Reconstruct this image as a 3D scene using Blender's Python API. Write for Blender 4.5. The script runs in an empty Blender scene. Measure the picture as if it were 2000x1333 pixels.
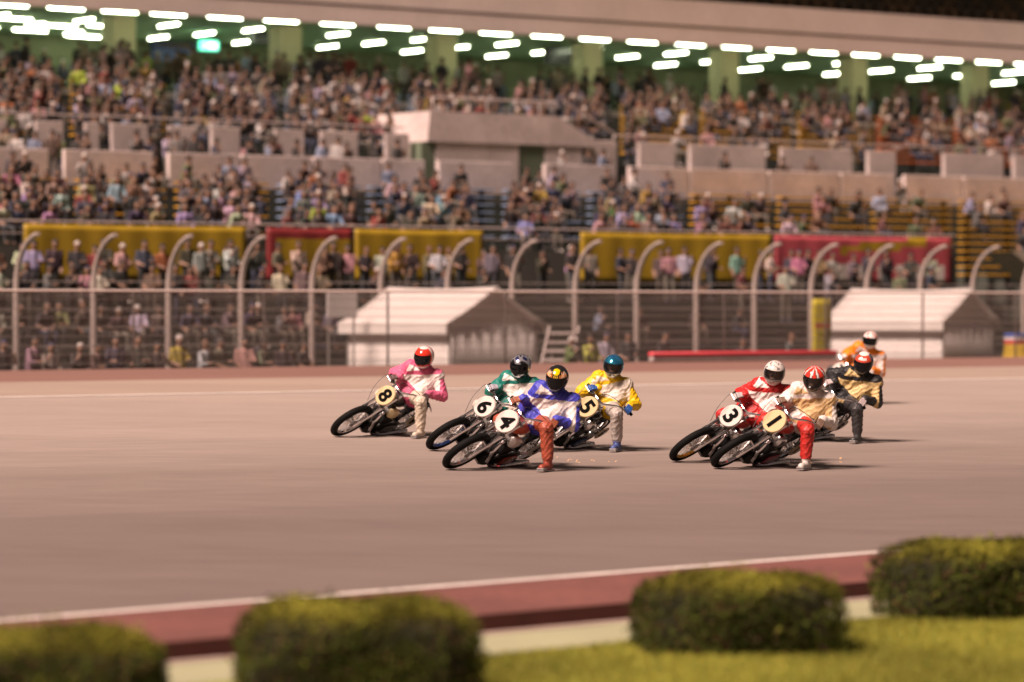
import bpy, bmesh, math, random
import numpy as np
from mathutils import Vector, Matrix, Euler

random.seed(7); rng = np.random.default_rng(7)
sc = bpy.context.scene
COL = sc.collection
R = math.radians

# ---------------------------------------------------------------- camera, night sky, floodlight, exposure
CAM_H = 2.15; FPX = 6600.0; HOR = 590.0
cam_d = bpy.data.cameras.new('camera'); cam = bpy.data.objects.new('camera', cam_d); COL.objects.link(cam)
cam.location = (0, 0, CAM_H); cam.rotation_euler = (R(90 - 0.664), 0, 0)
cam_d.sensor_width = 36; cam_d.lens = FPX / 2000 * 36
cam_d.clip_start = 0.5; cam_d.clip_end = 3000
cam_d.dof.use_dof = True; cam_d.dof.focus_distance = 41.5; cam_d.dof.aperture_fstop = 0.9
sc.camera = cam
wld = bpy.data.worlds.new('World'); sc.world = wld; wld.use_nodes = True
wn = wld.node_tree.nodes; bg = wn['Background']
bg.inputs['Color'].default_value = (1.0, 0.76, 0.69, 1); bg.inputs['Strength'].default_value = 0.062
SUN_DIR = Vector((-0.56, -0.62, 1.0))          # towards the floodlights high over the infield
sd = bpy.data.lights.new('sun', 'SUN'); sd.energy = 5.0; sd.angle = R(20); sd.color = (1.0, 0.74, 0.63)
sun = bpy.data.objects.new('sun', sd); COL.objects.link(sun)
sun.rotation_euler = SUN_DIR.to_track_quat('Z', 'Y').to_euler()
sun.location = (0, 20, 40)
sc.view_settings.view_transform = 'Standard'; sc.view_settings.look = 'None'
sc.view_settings.exposure = 0.80; sc.view_settings.gamma = 1.0; sc.view_settings.use_curve_mapping = False
sc.render.engine = 'CYCLES'
sc.cycles.use_denoising = True
try: sc.cycles.denoiser = 'OPENIMAGEDENOISE'
except Exception: pass
sc.cycles.max_bounces = 6; sc.cycles.diffuse_bounces = 3; sc.cycles.glossy_bounces = 3
sc.cycles.transparent_max_bounces = 8; sc.cycles.caustics_reflective = False; sc.cycles.caustics_refractive = False
sc.cycles.sample_clamp_indirect = 4

# ---------------------------------------------------------------- the place's own axes
PHI = R(53.7)
T = Vector((math.sin(PHI), math.cos(PHI), 0)); N = Vector((-math.cos(PHI), math.sin(PHI), 0))
C0 = Vector((0, 24, 0)); KB = 0.018                # track is banked 1.8 %
def P(u, w, z=0.0): return C0 + T * u + N * w + Vector((0, 0, z))
def wof(p): return N.dot(Vector((p[0], p[1], 0)) - C0)
def uof(p): return T.dot(Vector((p[0], p[1], 0)) - C0)
def zg(p): return KB * wof(p)
def G(px, py, off=0.0):
    "point of the banked ground (plus off) seen at a place of the photograph"
    dx = (px - 1000) / FPX
    a = CAM_H - off + KB * N.y * C0.y; b = KB * (N.x * dx + N.y)
    y = FPX * a / (py - HOR + FPX * b)
    p = Vector((dx * y, y, 0)); p.z = zg(p) + off
    return p
def U(px, w):
    dx = (px - 1000) / FPX
    y = (w + N.y * C0.y) / (N.y + N.x * dx)
    return T.x * dx * y + T.y * (y - C0.y)
def Zat(px, py, w):
    dx = (px - 1000) / FPX
    y = (w + N.y * C0.y) / (N.y + N.x * dx)
    return CAM_H - (py - HOR) / FPX * y
YAW_STAND = math.atan2(T.y, T.x)                  # local x = along the stand, local y = away from the track

# ---------------------------------------------------------------- mesh builder
class MB:
    def __init__(s): s.v = []; s.f = []; s.m = []; s.n = 0
    def add(s, verts, faces, mi=0):
        b = s.n; s.v.extend([tuple(q) for q in verts]); s.n += len(verts)
        s.f.extend([tuple(i + b for i in q) for q in faces]); s.m.extend([mi] * len(faces)); return s
    def box(s, c, size, mi=0, rot=None):
        hx, hy, hz = size[0] / 2, size[1] / 2, size[2] / 2
        vs = [Vector((x, y, z)) for x in (-hx, hx) for y in (-hy, hy) for z in (-hz, hz)]
        if rot is not None: vs = [rot @ q for q in vs]
        vs = [q + Vector(c) for q in vs]
        return s.add(vs, [(0, 1, 3, 2), (4, 6, 7, 5), (0, 4, 5, 1), (2, 3, 7, 6), (0, 2, 6, 4), (1, 5, 7, 3)], mi)
    def cbox(s, c, size, b=0.02, mi=0, rot=None):
        "box with chamfered edges"
        hx, hy, hz = (q / 2 for q in size); b = min(b, hx * .9, hy * .9, hz * .9); vs = []; fs = []
        idx = {}
        for sx in (-1, 1):
            for sy in (-1, 1):
                for sz in (-1, 1):
                    for k, q in enumerate(((hx, hy - b, hz - b), (hx - b, hy, hz - b), (hx - b, hy - b, hz))):
                        idx[(sx, sy, sz, k)] = len(vs); vs.append(Vector((sx * q[0], sy * q[1], sz * q[2])))
        def o(q, flip): return tuple(q[::-1]) if flip else tuple(q)
        for sx in (-1, 1): fs.append(o([idx[(sx, a, c_, 0)] for a, c_ in ((-1, -1), (1, -1), (1, 1), (-1, 1))], sx < 0))
        for sy in (-1, 1): fs.append(o([idx[(a, sy, c_, 1)] for a, c_ in ((-1, -1), (1, -1), (1, 1), (-1, 1))], sy > 0))
        for sz in (-1, 1): fs.append(o([idx[(a, c_, sz, 2)] for a, c_ in ((-1, -1), (1, -1), (1, 1), (-1, 1))], sz < 0))
        for a in (-1, 1):
            for c_ in (-1, 1):
                fs.append((idx[(a, c_, -1, 0)], idx[(a, c_, 1, 0)], idx[(a, c_, 1, 1)], idx[(a, c_, -1, 1)]))
                fs.append((idx[(a, -1, c_, 0)], idx[(a, 1, c_, 0)], idx[(a, 1, c_, 2)], idx[(a, -1, c_, 2)]))
                fs.append((idx[(-1, a, c_, 1)], idx[(1, a, c_, 1)], idx[(1, a, c_, 2)], idx[(-1, a, c_, 2)]))
                for d in (-1, 1): fs.append((idx[(a, c_, d, 0)], idx[(a, c_, d, 1)], idx[(a, c_, d, 2)])) if False else None
        for sx in (-1, 1):
            for sy in (-1, 1):
                for sz in (-1, 1): fs.append((idx[(sx, sy, sz, 0)], idx[(sx, sy, sz, 1)], idx[(sx, sy, sz, 2)]))
        if rot is not None: vs = [rot @ q for q in vs]
        return s.add([q + Vector(c) for q in vs], fs, mi)
    def tube(s, pts, rad, seg=8, mi=0, caps=True, flat=1.0):
        pts = [Vector(q) for q in pts]; n = len(pts)
        rad = rad if isinstance(rad, (list, tuple)) else [rad] * n
        up = None; rings = []
        for i in range(n):
            d = (pts[min(i + 1, n - 1)] - pts[max(i - 1, 0)]).normalized()
            if up is None:
                up = Vector((0, 0, 1)) if abs(d.z) < .9 else Vector((1, 0, 0))
            e1 = d.cross(up).normalized(); e2 = e1.cross(d).normalized(); up = e2
            rings.append([pts[i] + (e1 * math.cos(t) + e2 * math.sin(t) * flat) * rad[i] for t in [2 * math.pi * k / seg for k in range(seg)]])
        vs = [q for r in rings for q in r]; fs = []
        for i in range(n - 1):
            for k in range(seg):
                a, b = i * seg + k, i * seg + (k + 1) % seg
                fs.append((a, b, b + seg, a + seg))
        if caps: fs.append(tuple(range(seg))[::-1]); fs.append(tuple((n - 1) * seg + k for k in range(seg)))
        return s.add(vs, fs, mi)
    def capsule(s, a, b, ra, rb, seg=12, mi=0):
        a = Vector(a); b = Vector(b); d = b - a; L = d.length; d = d / L if L > 1e-6 else Vector((0, 0, 1))
        pts = []; rs = []
        for t in (-1, -.8, -.45): pts.append(a + d * ra * t); rs.append(ra * math.sqrt(max(1 - t * t, .004)))
        pts.append(a); rs.append(ra); pts.append(b); rs.append(rb)
        for t in (.45, .8, 1): pts.append(b + d * rb * t); rs.append(rb * math.sqrt(max(1 - t * t, .004)))
        return s.tube(pts, rs, seg, mi)
    def ell(s, c, r, nu=16, nv=10, mi=0, rot=None):
        vs = []; fs = []
        for j in range(nv + 1):
            el = -math.pi / 2 + math.pi * j / nv
            for i in range(nu):
                az = 2 * math.pi * i / nu
                q = Vector((r[0] * math.cos(el) * math.cos(az), r[1] * math.cos(el) * math.sin(az), r[2] * math.sin(el)))
                vs.append((rot @ q if rot is not None else q) + Vector(c))
        for j in range(nv):
            for i in range(nu):
                a, b = j * nu + i, j * nu + (i + 1) % nu
                fs.append((a, b, b + nu, a + nu))
        return s.add(vs, fs, mi)
    def lathe(s, prof, axis_o, axis_d, seg=24, mi=0, closed=False):
        "profile of (radius, height along the axis)"
        o = Vector(axis_o); d = Vector(axis_d).normalized()
        e1 = d.orthogonal().normalized(); e2 = d.cross(e1); n = len(prof); vs = []; fs = []
        for r, h in prof:
            for k in range(seg):
                t = 2 * math.pi * k / seg; vs.append(o + d * h + (e1 * math.cos(t) + e2 * math.sin(t)) * r)
        for i in range(n if closed else n - 1):
            for k in range(seg):
                a, b = i * seg + k, i * seg + (k + 1) % seg; c, e = ((i + 1) % n) * seg + (k + 1) % seg, ((i + 1) % n) * seg + k
                fs.append((a, b, c, e))
        return s.add(vs, fs, mi)
    def quad(s, a, b, c, d, mi=0): return s.add([a, b, c, d], [(0, 1, 2, 3)], mi)
    def prism(s, poly, d, mi=0):
        "closed polygon pushed along vector d"
        n = len(poly); d = Vector(d); vs = [Vector(q) for q in poly] + [Vector(q) + d for q in poly]
        fs = [tuple(range(n)), tuple(range(2 * n - 1, n - 1, -1))] + [(i, (i + 1) % n, n + (i + 1) % n, n + i)[::-1] for i in range(n)]
        return s.add(vs, fs, mi)
    def xf(s, fn):
        s.v = [tuple(fn(Vector(q))) for q in s.v]; return s
    def mesh(s, name, smooth=True):
        m = bpy.data.meshes.new(name); m.from_pydata(s.v, [], s.f); m.update()
        m.polygons.foreach_set('material_index', s.m)
        m.polygons.foreach_set('use_smooth', [smooth] * len(s.f))
        return m
    def fixn(s, name, smooth=True):
        m = s.mesh(name, smooth); bm = bmesh.new(); bm.from_mesh(m)
        bmesh.ops.recalc_face_normals(bm, faces=bm.faces); bm.to_mesh(m); bm.free(); return m
    def build(s, name, mats, parent=None, smooth=True, angle=None):
        m = s.fixn(name, smooth)
        for q in (mats if isinstance(mats, (list, tuple)) else [mats]): m.materials.append(q)
        if smooth: sharp(m, angle or 40)
        return link(name, m, parent)
def sharp(m, deg):
    try: m.set_sharp_from_angle(angle=R(deg))
    except Exception: pass
def link(name, data, parent=None):
    o = bpy.data.objects.new(name, data); COL.objects.link(o)
    if parent is not None: o.parent = parent
    return o
def tag(o, label=None, cat=None, group=None, kind=None):
    if label: o['label'] = label
    if cat: o['category'] = cat
    if group: o['group'] = group
    if kind: o['kind'] = kind
    return o
def empty(name, loc=(0, 0, 0), rz=0.0):
    o = bpy.data.objects.new(name, None); COL.objects.link(o); o.location = loc; o.rotation_euler = (0, 0, rz); o.empty_display_size = .2
    return o
def withmat(o, mat, i=0):
    o.material_slots[i].link = 'OBJECT'; o.material_slots[i].material = mat; return o
def remeshed(mb, name, voxel, smooth=3):
    m = mb.fixn(name + '_raw'); o = link(name + '_raw', m)
    r = o.modifiers.new('r', 'REMESH'); r.mode = 'VOXEL'; r.voxel_size = voxel; r.use_smooth_shade = True
    if smooth:
        q = o.modifiers.new('s', 'SMOOTH'); q.factor = .5; q.iterations = smooth
    dg = bpy.context.evaluated_depsgraph_get(); dg.update()
    out = bpy.data.meshes.new_from_object(o.evaluated_get(dg)); out.name = name
    bpy.data.objects.remove(o); bpy.data.meshes.remove(m)
    out.polygons.foreach_set('use_smooth', [True] * len(out.polygons))
    return out
def coords(m):
    a = np.empty(len(m.vertices) * 3); m.vertices.foreach_get('co', a); return a.reshape(-1, 3)
def setcol(m, cols, name='col'):
    at = m.color_attributes.new(name, 'FLOAT_COLOR', 'POINT')
    c = np.ones((len(m.vertices), 4)); c[:, :3] = cols; at.data.foreach_set('color', c.reshape(-1))

# ---------------------------------------------------------------- materials
_mats = {}
def M(name, col=(.5, .5, .5), rough=.5, metal=0.0, var=0.0, vs=6.0, bump=0.0, bs=60.0, spec=.5, attr=None, objcol=False, coat=0.0,
      emit=0.0, alpha=1.0, stretch=None, var2=0.0, vs2=1.0, sheen=0.0, ramp=None):
    if name in _mats: return _mats[name]
    m = bpy.data.materials.new(name); m.use_nodes = True; nt = m.node_tree; nd = nt.nodes; b = nd['Principled BSDF']
    L = nt.links.new
    b.inputs['Roughness'].default_value = rough; b.inputs['Metallic'].default_value = metal
    b.inputs['Specular IOR Level'].default_value = spec; b.inputs['Coat Weight'].default_value = coat
    b.inputs['Alpha'].default_value = alpha; b.inputs['Sheen Weight'].default_value = sheen
    b.inputs['Base Color'].default_value = (*col, 1)
    src = None
    if attr:
        a = nd.new('ShaderNodeAttribute'); a.attribute_name = attr; src = a.outputs['Color']
    if objcol:
        a = nd.new('ShaderNodeObjectInfo'); src = a.outputs['Color']
    if ramp:
        a = nd.new('ShaderNodeObjectInfo'); cr = nd.new('ShaderNodeValToRGB'); cr.color_ramp.interpolation = 'CONSTANT'
        while len(cr.color_ramp.elements) < len(ramp): cr.color_ramp.elements.new(.5)
        for i, q in enumerate(ramp): cr.color_ramp.elements[i].position = i / len(ramp); cr.color_ramp.elements[i].color = (*q, 1)
        L(a.outputs['Random'], cr.inputs['Fac']); src = cr.outputs['Color']
    tc = nd.new('ShaderNodeTexCoord'); co = tc.outputs['Object']
    if stretch:
        mp = nd.new('ShaderNodeMapping'); mp.inputs['Rotation'].default_value = (0, 0, stretch[0]); mp.inputs['Scale'].default_value = stretch[1]
        L(co, mp.inputs['Vector']); co = mp.outputs['Vector']
    if src is None:
        rgb = nd.new('ShaderNodeRGB'); rgb.outputs[0].default_value = (*col, 1); src = rgb.outputs[0]
    for amp, scl in ((var, vs), (var2, vs2)):
        if not amp: continue
        nz = nd.new('ShaderNodeTexNoise'); nz.inputs['Scale'].default_value = scl; nz.inputs['Detail'].default_value = 5
        L(co, nz.inputs['Vector'])
        mr = nd.new('ShaderNodeMapRange'); mr.inputs['From Min'].default_value = .25; mr.inputs['From Max'].default_value = .75
        mr.inputs['To Min'].default_value = 1 - amp; mr.inputs['To Max'].default_value = 1 + amp
        L(nz.outputs['Fac'], mr.inputs['Value'])
        vm = nd.new('ShaderNodeVectorMath'); vm.operation = 'SCALE'; L(src, vm.inputs[0]); L(mr.outputs['Result'], vm.inputs['Scale']); src = vm.outputs[0]
    L(src, b.inputs['Base Color'])
    if bump:
        nz = nd.new('ShaderNodeTexNoise'); nz.inputs['Scale'].default_value = bs; nz.inputs['Detail'].default_value = 4
        L(co, nz.inputs['Vector']); bp = nd.new('ShaderNodeBump'); bp.inputs['Strength'].default_value = bump; bp.inputs['Distance'].default_value = .02
        L(nz.outputs['Fac'], bp.inputs['Height']); L(bp.outputs['Normal'], b.inputs['Normal'])
    if emit:
        b.inputs['Emission Color'].default_value = (*col, 1); b.inputs['Emission Strength'].default_value = emit
    _mats[name] = m; return m
# ---------------------------------------------------------------- the ground: track, lines, apron, infield
track_mat = M('asphalt', (.30, .246, .215), .8, var=.10, vs=.35, var2=.15, vs2=9.0, bump=.3, bs=90, stretch=(-YAW_STAND, (.12, 1.0, 1.0)))
def painted_falloff(m):
    "floodlight fall-off painted into the colour: inner side darker, ragged streaks along the track"
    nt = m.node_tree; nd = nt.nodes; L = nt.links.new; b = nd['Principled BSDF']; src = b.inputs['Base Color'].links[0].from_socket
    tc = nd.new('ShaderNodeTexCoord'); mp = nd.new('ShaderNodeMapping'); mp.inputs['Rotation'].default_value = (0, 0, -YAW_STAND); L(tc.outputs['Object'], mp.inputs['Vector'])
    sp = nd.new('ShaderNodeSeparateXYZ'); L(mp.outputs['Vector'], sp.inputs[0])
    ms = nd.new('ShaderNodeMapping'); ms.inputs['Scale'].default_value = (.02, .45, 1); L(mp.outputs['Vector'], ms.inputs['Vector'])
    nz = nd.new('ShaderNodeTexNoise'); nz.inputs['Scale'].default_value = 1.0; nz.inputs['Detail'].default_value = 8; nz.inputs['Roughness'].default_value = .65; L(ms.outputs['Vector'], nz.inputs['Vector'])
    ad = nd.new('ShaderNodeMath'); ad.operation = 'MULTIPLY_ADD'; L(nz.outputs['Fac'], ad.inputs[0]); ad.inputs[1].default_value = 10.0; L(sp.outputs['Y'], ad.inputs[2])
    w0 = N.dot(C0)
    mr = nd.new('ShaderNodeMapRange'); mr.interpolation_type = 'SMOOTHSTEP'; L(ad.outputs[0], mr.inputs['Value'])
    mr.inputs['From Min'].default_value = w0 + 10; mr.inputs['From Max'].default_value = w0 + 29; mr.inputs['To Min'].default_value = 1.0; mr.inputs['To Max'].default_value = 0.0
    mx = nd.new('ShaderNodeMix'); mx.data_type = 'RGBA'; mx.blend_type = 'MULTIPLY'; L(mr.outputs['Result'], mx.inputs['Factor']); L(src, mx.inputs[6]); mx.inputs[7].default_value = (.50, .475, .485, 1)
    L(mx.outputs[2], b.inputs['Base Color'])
painted_falloff(track_mat)  # asphalt colour darkened towards the infield to imitate floodlight fall-off
apron_mat = M('outer_apron', (.30, .232, .19), .85, var=.10, vs=.5, var2=.08, vs2=6, bump=.2, bs=80, stretch=(-YAW_STAND, (.1, 1, 1)))
verge_mat = M('red_verge', (.19, .10, .08), .85, var=.12, vs=.8, var2=.06, vs2=8, stretch=(-YAW_STAND, (.1, 1, 1)))
red_mat = M('red_strip', (.15, .055, .046), .85, var=.25, vs=.7, var2=.18, vs2=10, bump=.2, bs=80)
kerb_mat = M('kerb_paint', (.075, .016, .014), .7, var=.2, vs=3)
line_mat = M('line_paint', (.62, .56, .52), .7, var=.14, vs=2.5, var2=.14, vs2=22)
gut_mat = M('gutter_concrete', (.30, .225, .19), .85, var=.15, vs=3, var2=.08, vs2=25)
path_mat = M('path_concrete', (.31, .31, .19), .85, var=.10, vs=1.5, var2=.06, vs2=20)
soil_mat = M('turf_soil', (.22, .22, .035), .95, var=.25, vs=1.2, var2=.25, vs2=14)
far_mat = M('dark_green_paving', (.035, .045, .034), .9, var=.2, vs=1.0)
ST = 'structure'
def strip(name, pts, off, mat, sub=1):
    mb = MB(); vs = [Vector((p.x, p.y, zg(p) + off)) for p in pts]
    mb.add(vs, [tuple(range(len(vs)))]); return tag(mb.build(name, mat, smooth=False), kind=ST)
def lineXY(a, b, ext=120):
    d = (b - a); d.z = 0; d.normalize(); return a - d * ext, a + d * ext, d
KO = -0.12                                        # the infield lies one kerb lower
k0, k1, kd = lineXY(G(320, 1262), G(1200, 1177))       # inner edge of the track = kerb
i0, i1, idr = lineXY(G(0, 1215), G(1720, 1080))        # inner white line
kd = idr
def along(p): return p - kd * 120, p + kd * 120
k0, k1 = along(G(760, 1219)); g0, g1 = along(G(760, 1260.5, KO))  # kerb and gutter edges
_p = G(1200, 1258, KO); p0, p1 = _p - kd * 120, _p + kd * 120  # path edge
kn = Vector((-kd.y, kd.x, 0))
FW = 41.9
far0, far1 = P(-130, FW), P(190, FW)
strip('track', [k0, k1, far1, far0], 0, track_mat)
def band(name, a, b, wid, off, mat):
    d = (b - a); d.z = 0; d.normalize(); n = Vector((-d.y, d.x, 0)); h = n * wid / 2
    return strip(name, [a - h, b - h, b + h, a + h], off, mat)
strip('inner_red_strip', [k0, k1, i1, i0], .004, red_mat)
band('inner_white_line', i0, i1, .13, .008, line_mat)
strip('outer_apron', [P(-130, 31), P(190, 31), P(190, 36.6), P(-130, 36.6)], .004, apron_mat)
strip('red_verge', [P(-130, 36.6), P(190, 36.6), far1, far0], .004, verge_mat)
band('outer_white_line', P(-130, 31), P(190, 31), .30, .008, line_mat)
mb = MB()
def zo(p, o): return Vector((p.x, p.y, zg(p) + o))
nk = 60
for i in range(nk):
    a = k0.lerp(k1, i / nk); b = k0.lerp(k1, (i + 1) / nk)
    mb.quad(zo(a, KO - .05), zo(b, KO - .05), zo(b, .001), zo(a, .001))
tag(mb.build('kerb', kerb_mat, smooth=False), kind=ST)
strip('gutter', [k0, k1, g1, g0], KO + .008, gut_mat)
strip('path', [g0, g1, p1, p0], KO + .004, path_mat)
mb = MB()
ext = 320
for (wa, wb) in ((-400, -25), (-25, 41)):
    def zz(w): return KB * max(w, -25) + KO
    mb.quad(P(-ext, wa, zz(wa)), P(ext, wa, zz(wa)), P(ext, wb, zz(wb)), P(-ext, wb, zz(wb)))
tag(mb.build('infield_ground', soil_mat, smooth=False), kind=ST)
ZB = -.2
mb = MB(); mb.quad(P(-ext, FW, ZB), P(ext, FW, ZB), P(ext, 500, ZB), P(-ext, 500, ZB))
tag(mb.build('outer_ground', far_mat, smooth=False), kind=ST)
mb = MB(); mb.quad(P(-ext, FW, ZB - .1), P(ext, FW, ZB - .1), P(ext, FW, KB*FW+.003), P(-ext, FW, KB*FW+.003))
tag(mb.build('track_edge', M('edge_concrete', (.12, .08, .07), .9, var=.2, vs=1), smooth=False), kind=ST)

# grass blades on the infield, real leaves of turf
def inside_turf(x, y):
    p = Vector((x, y, 0)); d = p - p0; return d.dot(kn) < -.02
blade_mat = M('grass_blades', (.2, .2, .04), .8, attr='col', spec=.1)
nb = 90000
bx = []; 
while len(bx) < nb:
    yy = random.uniform(16.2, 24.5); xx = random.uniform(-.6, yy * .165)
    if yy * 0 + inside_turf(xx, yy): bx.append((xx, yy))
bx = np.array(bx); bz = KB * ((bx[:, 0]) * N.x + (bx[:, 1] - 24) * N.y) + KO
ang = rng.uniform(0, 6.283, nb); hgt = rng.uniform(.018, .05, nb); wd = rng.uniform(.003, .006, nb)
lean = rng.uniform(.2, 1.0, nb) * hgt; la = rng.uniform(0, 6.283, nb)
V = np.zeros((nb, 3, 3))
V[:, 0] = np.c_[bx[:, 0] - wd * np.cos(ang), bx[:, 1] - wd * np.sin(ang), bz]
V[:, 1] = np.c_[bx[:, 0] + wd * np.cos(ang), bx[:, 1] + wd * np.sin(ang), bz]
V[:, 2] = np.c_[bx[:, 0] + lean * np.cos(la), bx[:, 1] + lean * np.sin(la), bz + hgt]
gm = bpy.data.meshes.new('grass'); gm.from_pydata(V.reshape(-1, 3).tolist(), [], np.arange(nb * 3).reshape(-1, 3).tolist())
t = rng.uniform(0, 1, (nb, 1)); pat = (.5 + .5 * np.sin(bx[:, :1] * 2.1 + 1.3 * np.sin(bx[:, 1:] * 1.7)))
cc = np.array([[.26, .225, .035]]) * t + np.array([[.135, .165, .027]]) * (1 - t); cc = cc * (.75 + .5 * pat)
setcol(gm, np.repeat(cc, 3, axis=0)); gm.materials.append(blade_mat)
tag(link('grass', gm), 'short yellow green turf along the foot of the hedges', 'grass', kind='stuff')

# ---------------------------------------------------------------- clipped hedges
leaf_mat = M('hedge_leaf', (.08, .1, .02), .75, attr='col', spec=.12)
core_mat = M('hedge_core', (.018, .016, .008), .95)
twig_mat = M('hedge_twig', (.05, .032, .02), .9)
def hedge(px0, px1, py_base, hgt, depth, label, seed, yaw):
    rg = np.random.default_rng(seed)
    c = G((px0 + px1) / 2, py_base, KO); s = FPX / c.y; wid = (px1 - px0) / s / math.cos(yaw) * .97
    root = empty('hedge', (c.x + math.sin(-yaw) * depth / 2, c.y + math.cos(yaw) * depth / 2, c.z - .01), yaw)
    ex, ey, ez = wid / 2, depth / 2, hgt
    def surf(n):
        d = rg.normal(size=(n, 3)); d[:, 2] = d[:, 2] * .9 + .3
        d /= np.linalg.norm(d, axis=1)[:, None]; d[:, 2] = np.where(d[:, 2] < -.75, -d[:, 2], d[:, 2])
        e = 6.0
        k = (np.abs(d[:, 0] / ex) ** e + np.abs(d[:, 1] / ey) ** e + np.abs(d[:, 2] / (ez * .72)) ** e) ** (-1 / e)
        p = d * k[:, None]
        f = 1 + .03 * np.sin(p[:, 0] * 9 + seed) + .025 * np.sin(p[:, 1] * 11 + p[:, 2] * 8 + seed * 2) + .025 * np.sin(p[:, 0] * 31 + 2 * np.sin(p[:, 2] * 23)) * np.sin(p[:, 1] * 29 + p[:, 2] * 27) + .012 * np.sin(p[:, 0] * 71) * np.sin(p[:, 2] * 67 + p[:, 1] * 59)
        p = p * f[:, None]; p[:, 2] += ez * .30
        # drop the ends a little: a rounded loaf
        p[:, 2] -= np.clip(p[:, 2], 0, 9) * (.07 * (p[:, 0] / ex) ** 4)
        return p, d
    mbc = MB(); mbc.ell((0, 0, ez * .44), (ex * .93, ey * .93, ez * .46), 28, 16)
    def sq(q):
        q = q - Vector((0, 0, ez * .44)); d = Vector((q.x / (ex * .93), q.y / (ey * .93), q.z / (ez * .46)))
        l = (abs(d.x) ** 5 + abs(d.y) ** 5 + abs(d.z) ** 5) ** .2; k = .93 / max(l, 1e-4)
        return Vector((q.x * k, q.y * k, max(q.z * k + ez * .44, 0)))
    mbc.xf(sq); mbc.build('core', core_mat, root)
    n = 26000
    p, d = surf(n); inset = rg.uniform(-.012, .06, n) - (rg.uniform(0, 1, n) < .06) * rg.uniform(.0, .035, n) ; p -= d * inset[:, None]
    p[:, 2] = np.maximum(p[:, 2], .01)
    nrm = d + rg.normal(size=(n, 3)) * .75; nrm /= np.linalg.norm(nrm, axis=1)[:, None]
    a = np.cross(nrm, rg.normal(size=(n, 3))); a /= np.linalg.norm(a, axis=1)[:, None]; b = np.cross(nrm, a)
    L = rg.uniform(.010, .022, n)[:, None]; Wd = L * .5
    Vv = np.stack([p - a * L, p + b * Wd, p + a * L, p - b * Wd], 1)
    me = bpy.data.meshes.new('foliage'); me.from_pydata(Vv.reshape(-1, 3).tolist(), [], np.arange(4 * n).reshape(-1, 4).tolist())
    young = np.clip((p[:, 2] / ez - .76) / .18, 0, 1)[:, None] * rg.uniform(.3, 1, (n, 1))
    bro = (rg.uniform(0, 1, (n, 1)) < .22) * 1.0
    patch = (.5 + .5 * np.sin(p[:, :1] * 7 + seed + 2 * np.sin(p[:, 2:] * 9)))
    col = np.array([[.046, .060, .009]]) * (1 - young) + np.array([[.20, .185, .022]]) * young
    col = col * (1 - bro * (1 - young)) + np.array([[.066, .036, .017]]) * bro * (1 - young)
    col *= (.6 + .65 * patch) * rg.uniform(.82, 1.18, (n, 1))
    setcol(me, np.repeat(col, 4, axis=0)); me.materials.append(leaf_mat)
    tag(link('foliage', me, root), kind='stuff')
    mt = MB()
    for i in range(26):
        x = rg.uniform(-ex * .85, ex * .85); y = rg.uniform(-ey * .8, ey * .5)
        mt.tube([(x, y, -.02), (x + rg.uniform(-.05, .05), y + rg.uniform(-.05, .05), ez * .5), (x + rg.uniform(-.15, .15), y + rg.uniform(-.12, .12), ez * .95)], [.012, .008, .003], 5)
    sv = []; sf = []; scol = []
    for i in range(34):                          # stray shoots standing out of the clipped faces
        q, dd = surf(1); q = Vector(q[0]); dd = Vector(dd[0])
        if q.z < ez * .3: continue
        tip = q + (dd * .6 + Vector((rg.normal() * .3, rg.normal() * .3, .7))).normalized() * rg.uniform(.03, .11)
        mt.tube([q - dd * .04, tip], [.0025, .0012], 4)
        for k in range(9):
            c_ = q.lerp(tip, rg.uniform(.1, 1)); a_ = Vector(rg.normal(size=3)).normalized(); b_ = a_.orthogonal().normalized(); l_ = rg.uniform(.009, .017); kk = len(sv)
            sv += [c_ - a_ * l_, c_ + b_ * l_ * .5, c_ + a_ * l_, c_ - b_ * l_ * .5]; sf.append((kk, kk + 1, kk + 2, kk + 3)); scol += [(.20, .22, .03)] * 4
    ms = bpy.data.meshes.new('shoots'); ms.from_pydata([tuple(q) for q in sv], [], sf); setcol(ms, np.array(scol)); ms.materials.append(leaf_mat)
    tag(link('shoots', ms, root), kind='stuff')
    mt.build('stems', twig_mat, root)
    tag(root, label, 'hedge', 'clipped hedges along the infield path')
hedge(1262, 1676, 1284, .50, .95, 'clipped box hedge standing alone on the grass right of the bottom middle', 3, R(8))
hedge(1745, 2165, 1215, .53, 1.0, 'farthest clipped hedge cut off by the right edge of the picture', 4, R(10))
hedge(456, 962, 1392, .585, 1.0, 'largest clipped hedge with a broad sunken top, bottom middle of the picture', 5, R(6))
hedge(-150, 322, 1442, .53, .95, 'nearest clipped hedge cut off by the left edge of the picture', 6, R(4))

ORDW = 'first second third fourth fifth sixth seventh eighth ninth tenth eleventh twelfth thirteenth fourteenth fifteenth sixteenth seventeenth eighteenth nineteenth'.split()
ORDW += ['twentieth'] + ['twenty-' + q for q in ORDW[:9]] + ['thirtieth'] + ['thirty-' + q for q in ORDW[:9]] + ['fortieth'] + ['forty-' + q for q in ORDW[:9]]
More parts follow.
